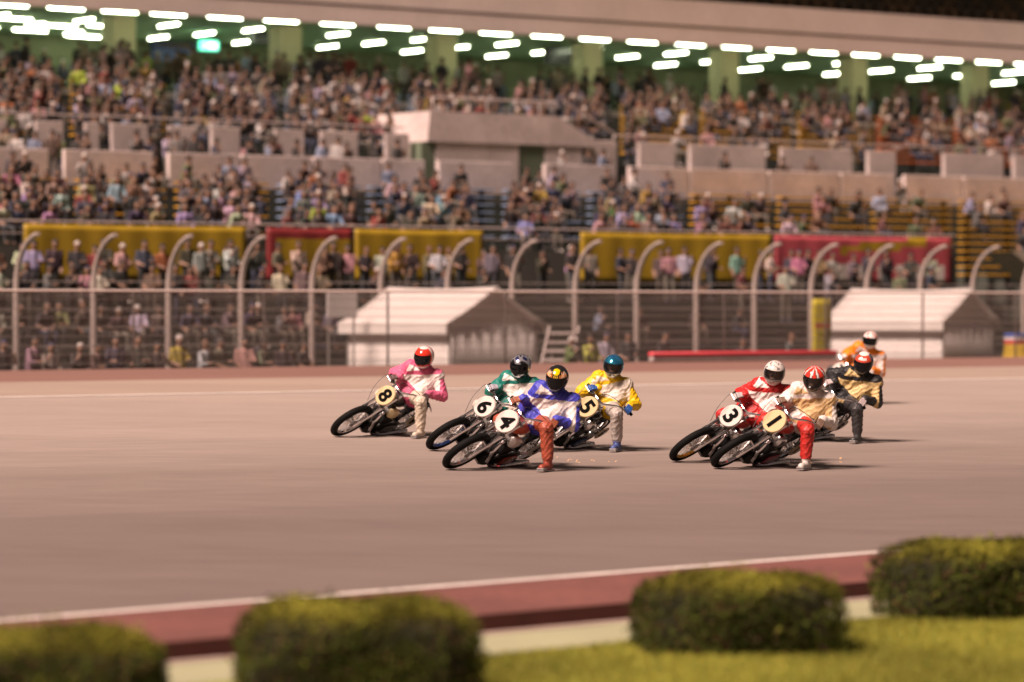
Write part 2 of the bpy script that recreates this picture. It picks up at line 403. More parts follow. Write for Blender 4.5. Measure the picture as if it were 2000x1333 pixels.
# ---------------------------------------------------------------- grandstand
con = M('pale_concrete', (.56, .47, .45), .85, var=.2, vs=.9, var2=.12, vs2=6)
fas = M('fascia_concrete', (.84, .72, .69), .8, var=.08, vs=.5, var2=.05, vs2=5)
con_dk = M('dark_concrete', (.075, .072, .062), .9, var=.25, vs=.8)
con_gr = M('green_grey_paint', (.12, .15, .10), .85, var=.2, vs=.7)
steps_mat = M('step_green', (.045, .052, .042), .9, var=.3, vs=1.0)
column_mat = M('cream_column', (.60, .57, .36), .8, var=.08, vs=1)
ceil_mat = M('green_ceiling', (.30, .46, .27), .8, var=.06, vs=.6)
back_mat = M('olive_wall', (.20, .22, .13), .85, var=.3, vs=.5)
dark_mat = M('dark_gap', (.02, .018, .017), .9)
rail_mat = M('rail_steel', (.55, .47, .45), .4, metal=.3)
lamp_mat = M('tube_light', (.93, 1.0, .72), .5, emit=17.0)
box_mat = M('lamp_housing', (.6, .62, .5), .6)
stand = empty('grandstand', C0, YAW_STAND)
tag(stand, 'long concrete grandstand of two seating tiers under a pale roof fascia', 'grandstand')
UA, UB = 8.0, 106.0; UM, UL = (UA + UB) / 2, UB - UA
def sbox(name, u0, u1, w0, w1, z0, z1, mat, ch=0.0):
    mb = MB(); c = ((u0 + u1) / 2, (w0 + w1) / 2, (z0 + z1) / 2); s = (u1 - u0, w1 - w0, z1 - z0)
    (mb.cbox(c, s, ch) if ch else mb.box(c, s)); return mb.build(name, mat, stand, smooth=False)
# terraces behind the curved fence
for i, (w, z) in enumerate(((51.0, .35), (52.0, .95), (53.0, 1.55), (54.0, 2.1))):
    sbox('terrace_step', UA, UB, w, (w + 1.0 if i < 3 else 56.0), ZB, z, steps_mat)
# lower tier
LW0, LZ0, LDW, LDZ, LN = 56.3, 3.55, .80, .25, 7
UOPEN = U(1868, 56)                               # right of this the tier runs on down to the terrace
sbox('front_wall', UA, UOPEN, 56.0, 56.28, 2.1, 3.55, con_dk)
for r in range(-4, LN):
    w = LW0 + LDW * r; z = LZ0 + LDZ * r
    if r < 0: sbox('step', UOPEN + .01, UB, w, w + LDW, 1.6, z, steps_mat)
    else: sbox('step', UA, UB, w, w + LDW, (3.2 if r == 0 else z - .3), z, steps_mat)
MW = LW0 + LDW * LN                               # 61.9
def rail(name, w, z0, z1, ua, ub, step=2.4, n=1):
    mb = MB(); mb.tube([(ua, w, z1), (ub, w, z1)], .03, 6)
    for k in range(1, n): mb.tube([(ua, w, z0 + (z1 - z0) * k / n), (ub, w, z0 + (z1 - z0) * k / n)], .014, 5)
    mb.build(name, rail_mat, stand)
    k = int((ub - ua) / step); pm = MB(); pm.tube([(0, 0, 0), (0, 0, z1 - z0)], .024, 6); me = pm.fixn('rail_post'); me.materials.append(rail_mat)
    for i in range(k + 1):
        o = link('rail_post', me, stand); o.location = (ua + i * step, w, z0)
rail('front_rail', 56.12, 3.56, 4.18, UA, UOPEN, 2.4, 2)
# middle walls: a low parapet, a walkway, and the higher wall of the upper tier
zwalk = LZ0 + LDZ * LN
sbox('walkway', UA, UB, MW, 64.1, 4.6, 5.35, con_dk)
def wall_run(name, w, z0, z1, cuts, thick=.16):
    us = [UA] + cuts + [UB]
    u = UA
    for c, g in cuts + [(UB, 0)]:
        if c - u > .3: sbox(name, u + .004, c - .004, w, w + thick, z0, z1, con, .015)
        u = c + g
cut1 = [(U(p, 62), g) for p, g in ((-60, .3), (95, .5), (300, .5), (470, .06), (610, .06), (745, .06), (830, .5), (1002, 1.2), (1195, .7), (1345, .06), (1500, .06), (1640, .06), (1745, .5), (1880, .06))]
wall_run('parapet_panel', 62.0, 5.30, 6.30, cut1)
cut2 = [(U(p, 64), g) for p, g in ((-90, .5), (15, .9), (125, .7), (195, .4), (290, .7), (385, .5), (470, 1.2), (595, .6), (700, 1.0), (800, 6.6), (1205, .9), (1320, .6), (1495, .7), (1665, .7), (1750, 2.2), (1960, .5))]
wall_run('upper_wall_panel', 64.0, 5.36, 7.18, cut2)
for g0_, g1_ in ((UA, U(790, 64)), (U(1200, 64), UB)): rail('upper_rail', 64.02, 7.2, 7.36, g0_, g1_, 3.0)
# passage house in the middle of the upper wall
hu0, hu1 = U(835, 63.6), U(1160, 63.6)
mb = MB(); mb.prism([(hu0, 63.6, 6.95), (hu1 + .3, 63.6, 6.95), (hu1 + .1, 63.6, 7.15), (hu1 - 1.4, 63.6, 7.86), (hu0 + .1, 63.6, 7.86)], (0, 3.2, 0)); mb.build('passage_hood', con, stand, smooth=False)
hm = (hu0 + hu1) / 2
for a, b in ((hu0 - .15, hu0 + .35), (hm + .3, hm + 1.3), (hu1 - 1.4, hu1 - .4)): sbox('passage_pillar', a, b, 63.7, 64.2, 5.36, 6.94, con_gr)
sbox('passage_back', hu0 + .36, hm + .29, 63.66, 63.9, 5.36, 6.94, con)
sbox('passage_front', hm + 1.31, hu1 - .41, 63.66, 63.9, 5.36, 6.94, con)
sbox('passage_back', hu0, hu1, 64.5, 64.6, 5.36, 6.94, M('passage_wall', (.30, .29, .23), .85, var=.25, vs=1.2))
rail('hood_rail', 63.9, 7.87, 8.3, hu0 + .4, hu1 - 1.2, 2.0)
mb = MB(); mb.tube([(hu1 - 1.1, 63.75, 8.35), (hu1 + 1.1, 63.75, 7.3)], .035, 6); mb.build('stair_rail', rail_mat, stand)
# upper tier
UW0, UZ0, UDW, UDZ, UN = 64.3, 6.45, .86, .25, 9
for r in range(UN):
    w = UW0 + UDW * r; z = UZ0 + UDZ * r
    if w < 66.8:                                  # leaves room for the passage house
        sbox('step', UA, hu0 - .25, w, w + UDW, (5.2 if r == 0 else z - .3), z, steps_mat)
        sbox('step', hu1 + .35, UB, w, w + UDW, (5.2 if r == 0 else z - .3), z, steps_mat)
    else: sbox('step', UA, UB, w, w + UDW, z - .3, z, steps_mat)
CW = UW0 + UDW * UN; CZ = UZ0 + UDZ * UN; CEIL = 11.3; BW = 84.0
sbox('concourse_floor', UA, UB, CW, BW, CZ - .5, CZ - .01, M('concourse_concrete', (.34, .33, .28), .7, var=.1, vs=.8))
sbox('back_wall', UA, UB, BW, BW + .3, CZ - .5, CEIL, back_mat)
sbox('ceiling', UA, UB, 72.31, BW + .3, CEIL, CEIL + .25, ceil_mat)
sbox('fascia_lower', UA, UB, 72.0, 72.3, 11.14, 11.72, fas)
sbox('fascia_groove', UA, UB, 72.06, 72.29, 11.72, 11.78, dark_mat)
sbox('fascia_upper', UA, UB, 71.97, 72.3, 11.78, 12.66, fas)
k = 0
for px in range(-300, 2500, 1):
    pass
ucol = U(868, 75.2) - 6.3 * 8
while ucol < UB:
    if ucol > UA: sbox('column', ucol - .42, ucol + .42, 75.0, 75.8, CZ, CEIL, column_mat, .05)
    ucol += 6.3
# dark upper tier above the fascia, and an unseen roof added to keep the floodlight off it
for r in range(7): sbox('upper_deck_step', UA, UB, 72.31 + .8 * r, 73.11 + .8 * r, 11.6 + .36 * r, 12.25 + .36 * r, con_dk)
sbox('added_unseen_roof', UA, UB, 71.0, 92, 17.6, 18.0, con_dk)
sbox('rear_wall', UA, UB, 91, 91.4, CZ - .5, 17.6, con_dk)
for uu in np.arange(UA + 4, UB, 12.6): sbox('added_roof_column', uu - .2, uu + .2, 80, 80.4, 14.0, 17.6, con_dk)

def at(u, w, z): return P(u, w, z)
def sth(name, u, w, z, rz=0): return empty(name, P(u, w, z), YAW_STAND + rz)
# seats of the dark tier
sm = MB(); sm.cbox((0, 0, .42), (.42, .40, .06), .02); sm.cbox((0, .2, .68), (.42, .05, .5), .02, rot=Matrix.Rotation(R(-10), 3, 'X'))
sm.box((0, .1, .2), (.06, .06, .4), 0)
seat_me = sm.fixn('stadium_seat', False)
seat_mats = [M('seat_brown', (.10, .065, .035), .6), M('seat_dark', (.05, .038, .03), .6)]
seat_me.materials.append(seat_mats[0])
for r in range(3):
    w = 72.75 + .8 * r; z = 12.25 + .36 * r; u = U(1290 - 90 * r, w); ks = 0
    while u < U(2040, w):
        o = link('stadium_seat', seat_me); o.location = P(u, w, z); o.rotation_euler = (0, 0, YAW_STAND + random.uniform(-.03, .03))
        withmat(o, random.choice(seat_mats))
        tag(o, f"{ORDW[ks]} brown plastic seat from the left, {('front', 'second', 'third')[r]} row of the dark tier above the fascia", 'seat', 'seats of the dark upper tier')
        u += .62; ks += 1
# bench planks
bench_cols = {'yellow': M('bench_yellow', (.52, .27, .02), .5, var=.1, vs=2), 'blue': M('bench_blue', (.20, .27, .40), .5, var=.1, vs=2), 'orange': M('bench_orange', (.50, .13, .035), .5, var=.1, vs=2)}
leg_mat = M('bench_bracket', (.1, .1, .1), .6)
ORD = ['front', 'second', 'third', 'fourth', 'fifth', 'sixth', 'seventh', 'eighth', 'ninth']
seat_rows = []                                    # (tier, row, w of the plank, z of the step, u0, u1)
def bench(u0, u1, w, z, colr, label):
    o = empty('bench', P((u0 + u1) / 2, w, z), YAW_STAND); L = u1 - u0
    mb = MB(); mb.cbox((0, 0, .40), (L, .30, .055), .012); mb.build('plank', bench_cols[colr], o, smooth=False)
    for x in (-L * .42, 0, L * .42):
        b = MB(); b.box((x, .02, .186), (.06, .2, .372)); b.build('bracket', leg_mat, o, smooth=False)
    tag(o, label, 'bench', 'plank benches of the grandstand')
LOWSEC = [(-60, 130, 'yellow', 'above long yellow banner, left end'), (150, 320, 'yellow', 'above long yellow banner, middle'), (345, 520, 'yellow', 'above long yellow banner, right end'),
          (545, 700, 'blue', 'above red and yellow banner'), (720, 960, 'blue', 'above short yellow banner'), (985, 1130, 'blue', 'above gap between banners'),
          (1150, 1330, 'blue', 'at blue to yellow change'), (1350, 1500, 'yellow', 'just left of pink banner'),
          (1520, 1690, 'yellow', 'above pink banner, left half'), (1705, 1855, 'yellow', 'above pink banner, right half'), (1875, 2060, 'yellow', 'right of pink banner')]
for r in range(-4, LN):
    w = LW0 + LDW * r + .5; z = LZ0 + LDZ * r
    for a, b, c, where in LOWSEC:
        if r < 0 and a < 1870: continue
        nm = ORD[r] if r >= 0 else ['lowest', 'second lowest', 'third lowest', 'fourth lowest'][r + 4]
        bench(U(a, w), U(b, w), w, z, c, f'{c} bench, {nm} row of lower tier, {where}')
        seat_rows.append(('lower', r, w, z, U(a, w), U(b, w), where))
UPSEC = [(-60, 120, 'yellow', 'at the left edge'), (140, 320, 'yellow', 'second block from left'), (345, 540, 'blue', 'third block from left'), (560, 780, 'blue', 'just left of passage hood'),
         (800, 980, 'blue', 'behind passage hood, left half'), (1000, 1180, 'blue', 'behind passage hood, right half'), (1215, 1350, 'yellow', 'just right of passage hood'), (1370, 1540, 'yellow', 'second block right of hood'),
         (1560, 1700, 'yellow', 'third block right of hood'), (1715, 1850, 'orange', 'left part of orange block'), (1865, 2060, 'orange', 'right part of orange block')]
for r in range(UN):
    w = UW0 + UDW * r + .5; z = UZ0 + UDZ * r
    for a, b, c, where in UPSEC:
        if w < 66.9 and 790 < a < 1185: continue
        bench(U(a, w), U(b, w), w, z, c, f'{c} bench, {ORD[r]} row of upper tier, {where}')
        seat_rows.append(('upper', r, w, z, U(a, w), U(b, w), where))
# ceiling lights
lm_u = MB(); lm_u.cbox((0, 0, 0), (1.25, .06, .04), .012)
lh = MB(); lh.cbox((0, 0, .055), (1.30, .14, .058), .01)
tube_me = lm_u.fixn('tube', False); tube_me.materials.append(lamp_mat)
hous_me = lh.fixn('housing', False); hous_me.materials.append(box_mat)
def lamp(u, w, along, label, z=CEIL):
    o = sth('ceiling_light', u, w, z - .09, 0 if along else R(90))
    link('tube', tube_me, o); link('housing', hous_me, o)
    tag(o, label, 'ceiling light', 'tube lights under the stand ceiling')
colnames = 'first second third fourth fifth sixth seventh eighth ninth tenth'.split()
k = 0
for px in (20, 130, 235, 330, 440, 550, 660, 770, 870, 968, 1068, 1162, 1255, 1348, 1438, 1525, 1608, 1690, 1772, 1852, 1930, 2005):
    k += 1
    lamp(U(px, 73.1), 73.1, True, f'white tube light just behind the fascia, {ORDW[k - 1]} from the left')
for j, (w, st) in enumerate(((76.6, 60), (79.0, 130), (81.4, 40))):
    k = 0
    for px in range(st - 60, 2080, 165):
        k += 1
        lamp(U(px, w), w, False, f'crosswise tube light under the ceiling, {ORDW[j + 1]} row behind the fascia, {ORDW[k - 1]} from the left')
for j, (px, w) in enumerate(((30, 77.4), (118, 79), (205, 78.2), (60, 81.2), (165, 82.4))):
    lamp(U(px, w), w, True, f'lengthwise tube light in the bright corner at the left, {ORDW[j]} counted from the front')
# signs and screens hanging in the concourse
def slab(name, px, py, w, sx, sz, mat, label, cat, dy=.1, frame=None):
    o = sth(name, U(px, w), w, Zat(px, py, w) - sz / 2)
    m_ = MB(); m_.cbox((0, 0, sz / 2), (sx, dy, sz), .012); m_.build('panel', mat, o, smooth=False)
    if frame:
        f = MB(); b = .05
        for x in (-sx / 2, sx / 2): f.box((x, -.005, sz / 2), (b, dy + .03, sz + b))
        for z in (0, sz): f.box((0, -.008, z), (sx - b, dy + .02, b))
        f.build('frame', frame, o, smooth=False)
    return tag(o, label, cat)
o = slab('exit_sign', 408, 90, 79, .75, .34, M('exit_green', (.10, .75, .45), .5, emit=1.6), 'lit green exit sign hanging under the ceiling', 'sign')
wm = M('exit_white', (.8, 1, .85), .5, emit=1.6)
a_ = MB(); a_.box((.12, -.056, .17), (.36, .01, .20)); a_.build('door_symbol', wm, o, smooth=False)
a_ = MB(); a_.ell((-.2, -.056, .26), (.03, .008, .03), 10, 6)
a_.tube([(-.2, -.056, .22), (-.22, -.056, .13)], .022, 5); a_.tube([(-.22, -.056, .13), (-.28, -.056, .06)], .014, 5); a_.tube([(-.22, -.056, .13), (-.16, -.056, .06)], .014, 5); a_.tube([(-.2, -.056, .21), (-.13, -.056, .17)], .012, 5)
a_.build('running_figure', wm, o)
blk = M('screen_black', (.012, .012, .014), .2)
for px, py, lb in ((520, 62, 'black monitor hanging near the second column from the left'), (1092, 103, 'black monitor hanging between the two middle columns')):
    slab('monitor', px, py, 77.5, 1.1, .85, blk, lb, 'monitor', .35, M('screen_frame', (.03, .03, .03), .4))
slab('red_sign', 676, 93, 83.5, 1.5, .2, M('red_lit', (.8, .12, .07), .5, emit=.8), 'thin red lit sign on the back wall', 'sign')
slab('poster', 338, 72, 83.7, 1.5, .8, M('poster_orange', (.42, .22, .03), .6, var=.3, vs=3), 'orange poster on the back wall above a blue panel', 'poster', .06)
slab('blue_panel', 338, 104, 83.7, 1.7, .7, M('poster_blue', (.12, .15, .36), .6, var=.2, vs=3), 'blue framed panel on the back wall under the orange poster', 'panel', .06, M('blue_frame', (.03, .07, .25), .5))
# banners on the front of the lower tier
def banner(a, b, cols, label, fn=None, z0=2.72, z1=4.10):
    u0, u1 = U(a, 55.9), U(b, 55.9); n = max(10, int((u1 - u0) / .15)); nv = 10
    vs = []; fs = []; mi = []
    for j in range(nv + 1):
        for i in range(n + 1):
            u = u0 + (u1 - u0) * i / n; v = j / nv
            vs.append((u - (u0 + u1) / 2, .02 * math.sin(u * 3.1) * (1 - v) + .012 * math.sin(u * 7.3), (z1 - z0) * v - .02 * (1 - abs(2 * i / n - 1)) * (v)))
    for j in range(nv):
        for i in range(n):
            q = j * (n + 1) + i; fs.append((q, q + 1, q + n + 2, q + n + 1))
    me = bpy.data.meshes.new('banner'); me.from_pydata(vs, [], fs)
    me.polygons.foreach_set('use_smooth', [True] * len(fs))
    for c in cols: me.materials.append(c)
    if fn:
        me.polygons.foreach_set('material_index', [fn((k % n) / n, (k // n) / nv) for k in range(len(fs))])
    o = link('banner', me); o.location = P((u0 + u1) / 2, 55.93, z0); o.rotation_euler = (0, 0, YAW_STAND)
    sol = o.modifiers.new('thick', 'SOLIDIFY'); sol.thickness = .006
    return tag(o, label, 'banner', 'banners along the front of the lower tier')
yel = M('banner_yellow', (.36, .235, .012), .6, var=.12, vs=1.5); redb = M('banner_red', (.20, .02, .022), .6, var=.15, vs=2)
pin = M('banner_pink', (.42, .07, .09), .6, var=.15, vs=2); wht = M('banner_white', (.62, .55, .5), .6)
banner(48, 482, [yel], 'long plain yellow banner at the left end of the lower tier')
banner(522, 690, [redb, yel], 'red and yellow banner left of the white tent', lambda a, b: 1 if (b < .72 and .06 < a) else 0)
banner(694, 945, [yel], 'short yellow banner above the big white tent')
banner(1135, 1508, [yel], 'yellow banner beside the pink one')
banner(1514, 1860, [pin, yel, wht], 'pink banner with a yellow swoosh and pale blocks', lambda a, b: 1 if abs(b - (.55 + .35 * a)) < .09 and .35 < a < .85 else (2 if (b < .4 and ((a * 9) % 1) < .45 and .1 < a < .95) else 0))

# ---------------------------------------------------------------- fence with bent posts
post_mat = M('bent_post', (.42, .35, .32), .5, metal=.2, var=.1, vs=3)
wire_mat = M('fence_wire', (.30, .26, .24), .55, metal=.2)
cf = empty('bent_post_fence', P(0, 50, 0), YAW_STAND)
tag(cf, 'tall fence of pale posts bent over at the top towards the track', 'fence')
pm = MB(); path = [(0, 0, ZB)] + [(0, 0, z) for z in (1.0, 2.2)] + [(0, -1.15 * (1 - math.cos(t)), 2.45 + 1.25 * math.sin(t)) for t in [R(a) for a in (0, 15, 30, 45, 60, 75, 86)]]
pm.tube(path, [.072] * 4 + [.07, .067, .063, .06, .055, .048], 8); pme = pm.fixn('bent_post'); pme.materials.append(post_mat); sharp(pme, 40)
u = U(1000, 50) - 2.02 * 16
ups = []
while u < U(2150, 50):
    if u > U(-150, 50): o = link('post', pme, cf); o.location = (u, 0, 0); ups.append(u)
    u += 2.02
for z in (.6, 1.1, 1.55, 1.95, 2.3, 2.62):
    m_ = MB(); m_.tube([(ups[0], 0.06, z), (ups[-1], .06, z)], .014, 5); m_.build('wire', wire_mat, cf)
# ---------------------------------------------------------------- wire mesh fence at the track edge
zf = KB * 42
ff = empty('wire_mesh_fence', P(0, 42.0, 0), YAW_STAND)
tag(ff, 'low wire mesh fence with a pale top rail along the outer track edge', 'fence')
fa, fb = U(-150, 42), U(2200, 42); FT = 2.38
m_ = MB(); m_.tube([(fa, 0, FT), (fb, 0, FT)], .026, 8); m_.build('top_rail', M('top_rail', (.72, .62, .58), .4, metal=.1), ff)
for z in np.arange(zf + .12, FT - .05, .19):
    m_ = MB(); m_.tube([(fa, 0, z), (fb, 0, z)], .006, 4); m_.build('wire', wire_mat, ff)
pm = MB(); pm.tube([(0, .05, zf - .9), (0, .05, FT)], .026, 6); pme = pm.fixn('fence_post'); pme.materials.append(M('fence_post', (.16, .13, .12), .6))
u = U(1805, 42) - 3.2 * 20
while u < fb:
    if u > fa: o = link('post', pme, ff); o.location = (u, 0, 0)
    u += 3.2
m_ = MB(); h = FT - zf; sp = .055; r_ = .0026
vs = []; fs = []
for sgn in (-1, 1):
    u = fa - h
    while u < fb + h:
        a = Vector((u, .012 * sgn, zf)); b = Vector((u + sgn * h, .012 * sgn, FT))
        if min(a.x, b.x) >= fa and max(a.x, b.x) <= fb:
            k = len(vs); ox = Vector((r_ * 1.41, 0, 0)); oy = Vector((0, r_, 0))
            vs += [a - ox, a + oy, a + ox, b - ox, b + oy, b + ox]
            fs += [(k, k + 1, k + 4, k + 3), (k + 1, k + 2, k + 5, k + 4), (k + 2, k, k + 3, k + 5)]
        u += sp
m_.add(vs, fs); tag(m_.build('mesh', wire_mat, ff, smooth=False), kind='stuff')

# ---------------------------------------------------------------- tents
vin = M('white_vinyl', (.88, .83, .80), .45, var=.05, vs=2, bump=.15, bs=4)
def translucent(m, k):
    nt = m.node_tree; b = nt.nodes['Principled BSDF']; t = nt.nodes.new('ShaderNodeBsdfTranslucent'); t.inputs['Color'].default_value = (.8, .74, .72, 1)
    mx = nt.nodes.new('ShaderNodeMixShader'); mx.inputs[0].default_value = k
    nt.links.new(b.outputs[0], mx.inputs[1]); nt.links.new(t.outputs[0], mx.inputs[2]); nt.links.new(mx.outputs[0], nt.nodes['Material Output'].inputs['Surface'])
translucent(vin, .42)
pole_mat = M('tent_pole', (.45, .42, .4), .35, metal=.7)
def tent(apx, ay, alpha, L, Wd, label, eave=1.65, ridge=2.52):
    A = Vector(((apx - 1000) / FPX * ay, ay, ZB)); g = Vector((math.sin(alpha), math.cos(alpha), 0)); e = Vector((-math.cos(alpha), math.sin(alpha), 0))
    o = empty('tent', A); o.rotation_euler = (0, 0, math.atan2(g.y, g.x))   # x = across the gable, y = along the ridge
    E = eave - ZB; Rg = ridge - ZB
    def slope(x0, x1):
        n, mm = 8, 8; vs = []; fs = []
        for j in range(n + 1):
            for i in range(mm + 1):
                t = i / mm; s_ = j / n
                x = x0 + (x1 - x0) * t; sag = .05 * math.sin(math.pi * t) * (1 + .3 * math.sin(s_ * 9)) + .05 * math.sin(math.pi * s_) * t
                vs.append((x, -.12 + (L + .24) * s_, E + (Rg - E) * t - sag))
        for j in range(n):
            for i in range(mm):
                q = j * (mm + 1) + i; fs.append((q, q + 1, q + mm + 2, q + mm + 1))
        return vs, fs
    for x0 in (-.22, Wd + .22):
        m_ = MB(); m_.add(*slope(x0, Wd / 2)); q = m_.build('roof_slope', vin, o); q.modifiers.new('t', 'SOLIDIFY').thickness = .012
        m_ = MB(); m_.box((x0, L / 2, E - .13), (.015, L + .22, .26)); m_.build('valance', vin, o, smooth=False)
    for y in (0, L):
        m_ = MB(); m_.prism([(0, y, E - .02), (Wd, y, E - .02), (Wd / 2, y, Rg - .06)], (0, .012, 0)); m_.build('gable', vin, o, smooth=False)
        m_ = MB(); n = 24
        pts = [(Wd * i / n, y + .008 * math.sin(i * 1.9)) for i in range(n + 1)]
        m_.add([(x, yy, z) for x, yy in pts for z in (0.02, E - .03)], [(2 * i, 2 * i + 1, 2 * i + 3, 2 * i + 2) for i in range(n)])
        m_.build('wall', vin, o).modifiers.new('t', 'SOLIDIFY').thickness = .01
    for x in (0, Wd):
        m_ = MB(); n = 24
        pts = [(x + .008 * math.sin(i * 1.7), L * i / n) for i in range(n + 1)]
        m_.add([(xx, y, z) for xx, y in pts for z in (.02, E - .03)], [(2 * i, 2 * i + 1, 2 * i + 3, 2 * i + 2) for i in range(n)])
        m_.build('wall', vin, o).modifiers.new('t', 'SOLIDIFY').thickness = .01
        for y in (0, L):
            m_ = MB(); m_.tube([(x, y, 0), (x, y, E)], .03, 8); m_.build('pole', pole_mat, o)
    return tag(o, label, 'tent', 'white event tents behind the fence')
tent(878, 79.0, R(43), 3.4, 3.0, 'white ridge tent behind the fence above the pink and teal riders')
tent(1842, 88.5, R(34), 3.4, 3.0, 'white ridge tent behind the fence beside the yellow flag sign')

# ---------------------------------------------------------------- small things between the fences
o = sth('flag_sign', U(1604, 44.6), 44.6, ZB); zt = Zat(1604, 584, 44.6) - ZB
m_ = MB()
fv = []; ffc = []
for j in range(13):
    for i in range(5): fv.append(((i / 4 - .5) * .62 + .03 * (j / 12 - .5), .03 * math.sin(j * .8 + i), .5 + (zt - .5) * j / 12))
for j in range(12):
    for i in range(4): q = j * 5 + i; ffc.append((q, q + 1, q + 6, q + 5))
m_.add(fv, ffc); q = m_.build('cloth', M('flag_yellow', (.55, .46, .03), .6, var=.1, vs=3), o); q.modifiers.new('t', 'SOLIDIFY').thickness = .006
m_ = MB(); m_.tube([(.34, .02, 0), (.34, .02, zt + .05)], .018, 6); m_.build('pole', pole_mat, o)
m_ = MB(); m_.box((0, -.05, zt * .72), (.5, .008, .10)); m_.build('stripe', M('flag_red', (.5, .1, .05), .6), o, smooth=False)
tag(o, 'tall yellow upright flag sign left of the right tent', 'flag')
o = sth('portable_steps', U(1092, 44.5), 44.5, ZB, R(40))
gm_ = M('step_alu', (.42, .36, .34), .45, metal=.3)
for i in range(6):
    m_ = MB(); m_.cbox((-.62 + i * .22, 0, .55 + i * .21), (.34, .7, .06), .01); m_.build('tread', gm_, o, smooth=False)
for y in (-.36, .36):
    m_ = MB(); m_.prism([(-.85, y, .32), (-.65, y, .32), (.72, y, 1.62), (.62, y, 1.78)], (0, .04, 0)); m_.build('stringer', gm_, o, smooth=False)
for x, z in ((-.7, .4), (.55, 1.55)):
    for y in (-.3, .3):
        m_ = MB(); m_.tube([(x, y, 0), (x, y, z)], .025, 6); m_.build('leg', gm_, o)
tag(o, 'grey portable steps beside the big white tent', 'steps')
o = sth('padded_barrier', U(1455, 41.6), 41.6, KB * 41.6); Lb = U(1640, 41.6) - U(1278, 41.6)
m_ = MB(); m_.cbox((0, 0, .19), (Lb, .2, .10), .03); m_.build('pad', M('pad_red', (.60, .07, .09), .5, var=.1, vs=2), o)
m_ = MB(); m_.cbox((0, .0, .07), (Lb - .02, .16, .12), .02); m_.build('base_rail', M('pad_grey', (.34, .3, .29), .6, var=.2, vs=3), o)
tag(o, 'long low red padded barrier on the outer track edge', 'barrier')
o = slab('notice_board', 668, 596, 47.5, .85, .62, M('board_white', (.60, .55, .54), .6), 'blank pale notice board left of the big tent', 'board', .04)
for x in (-.36, .36):
    m_ = MB(); m_.tube([(x, .04, -(o.location.z - ZB)), (x, .04, .5)], .025, 6); m_.build('leg', pole_mat, o)
o = sth('yellow_drum', U(1990, 44), 44, ZB)
m_ = MB(); m_.lathe([(0, 0), (.38, 0), (.40, .05), (.36, .1), (.42, .55), (.43, .9), (.38, 1.15), (.40, 1.2), (.36, 1.24), (0, 1.24)], (0, 0, 0), (0, 0, 1), 20); m_.build('body', M('drum_yellow', (.50, .33, .03), .5), o)
for i, c in enumerate(((.45, .05, .05), (.6, .55, .55), (.05, .10, .35))):
    m_ = MB(); m_.cbox((0, 0, 1.29 + .095 * i), (.62, .5, .09), .02); m_.build('folded_cloth', M(f'cloth{i}', c, .8), o, smooth=False)
tag(o, 'yellow drum with red, white and blue cloths on top at the right edge', 'drum')
o = sth('beige_canopy', U(1995, 51.5), 51.5, ZB)
z0 = Zat(1995, 545, 51.5) - ZB; z1 = Zat(1995, 492, 51.5) - ZB
m_ = MB(); m_.prism([(-1.0, -.6, z1), (2.2, -.6, z1), (2.2, -.6, z0 - .8), (.5, -.6, z0 - .1)], (0, 1.2, 0)); m_.build('cover', M('canopy_beige', (.40, .34, .27), .8, var=.1, vs=2), o, smooth=False)
for x in (.9, 2.0):
    m_ = MB(); m_.tube([(x, 0, 0), (x, 0, z0 - .3)], .04, 8); m_.build('post', pole_mat, o)
tag(o, 'beige sloping canopy cut off by the right edge behind the fence', 'canopy')
# ---------------------------------------------------------------- spectators
SKIN = (.25, .145, .10)
shirt_m = M('shirt', objcol=True, rough=.85, var=.15, vs=8)
trou_m = M('trousers', rough=.85, ramp=[(.02, .02, .025), (.03, .035, .06), (.06, .05, .04), (.015, .015, .015), (.10, .09, .075), (.04, .045, .05)])
skin_m = M('skin', SKIN, .6)
hair_m = M('hair', rough=.7, ramp=[(.012, .009, .008), (.02, .015, .012), (.05, .045, .04), (.012, .01, .01), (.03, .02, .015), (.01, .01, .012), (.015, .012, .01), (.02, .02, .05), (.40, .36, .34), (.012, .01, .01), (.10, .05, .03)])
def seg_dist(p, a, b, ra, rb):
    a = np.array(a); b = np.array(b); d = b - a; L = (d @ d) or 1e-9
    t = np.clip((p - a) @ d / L, 0, 1); q = a + t[:, None] * d
    return np.linalg.norm(p - q, axis=1) - (ra + (rb - ra) * t)
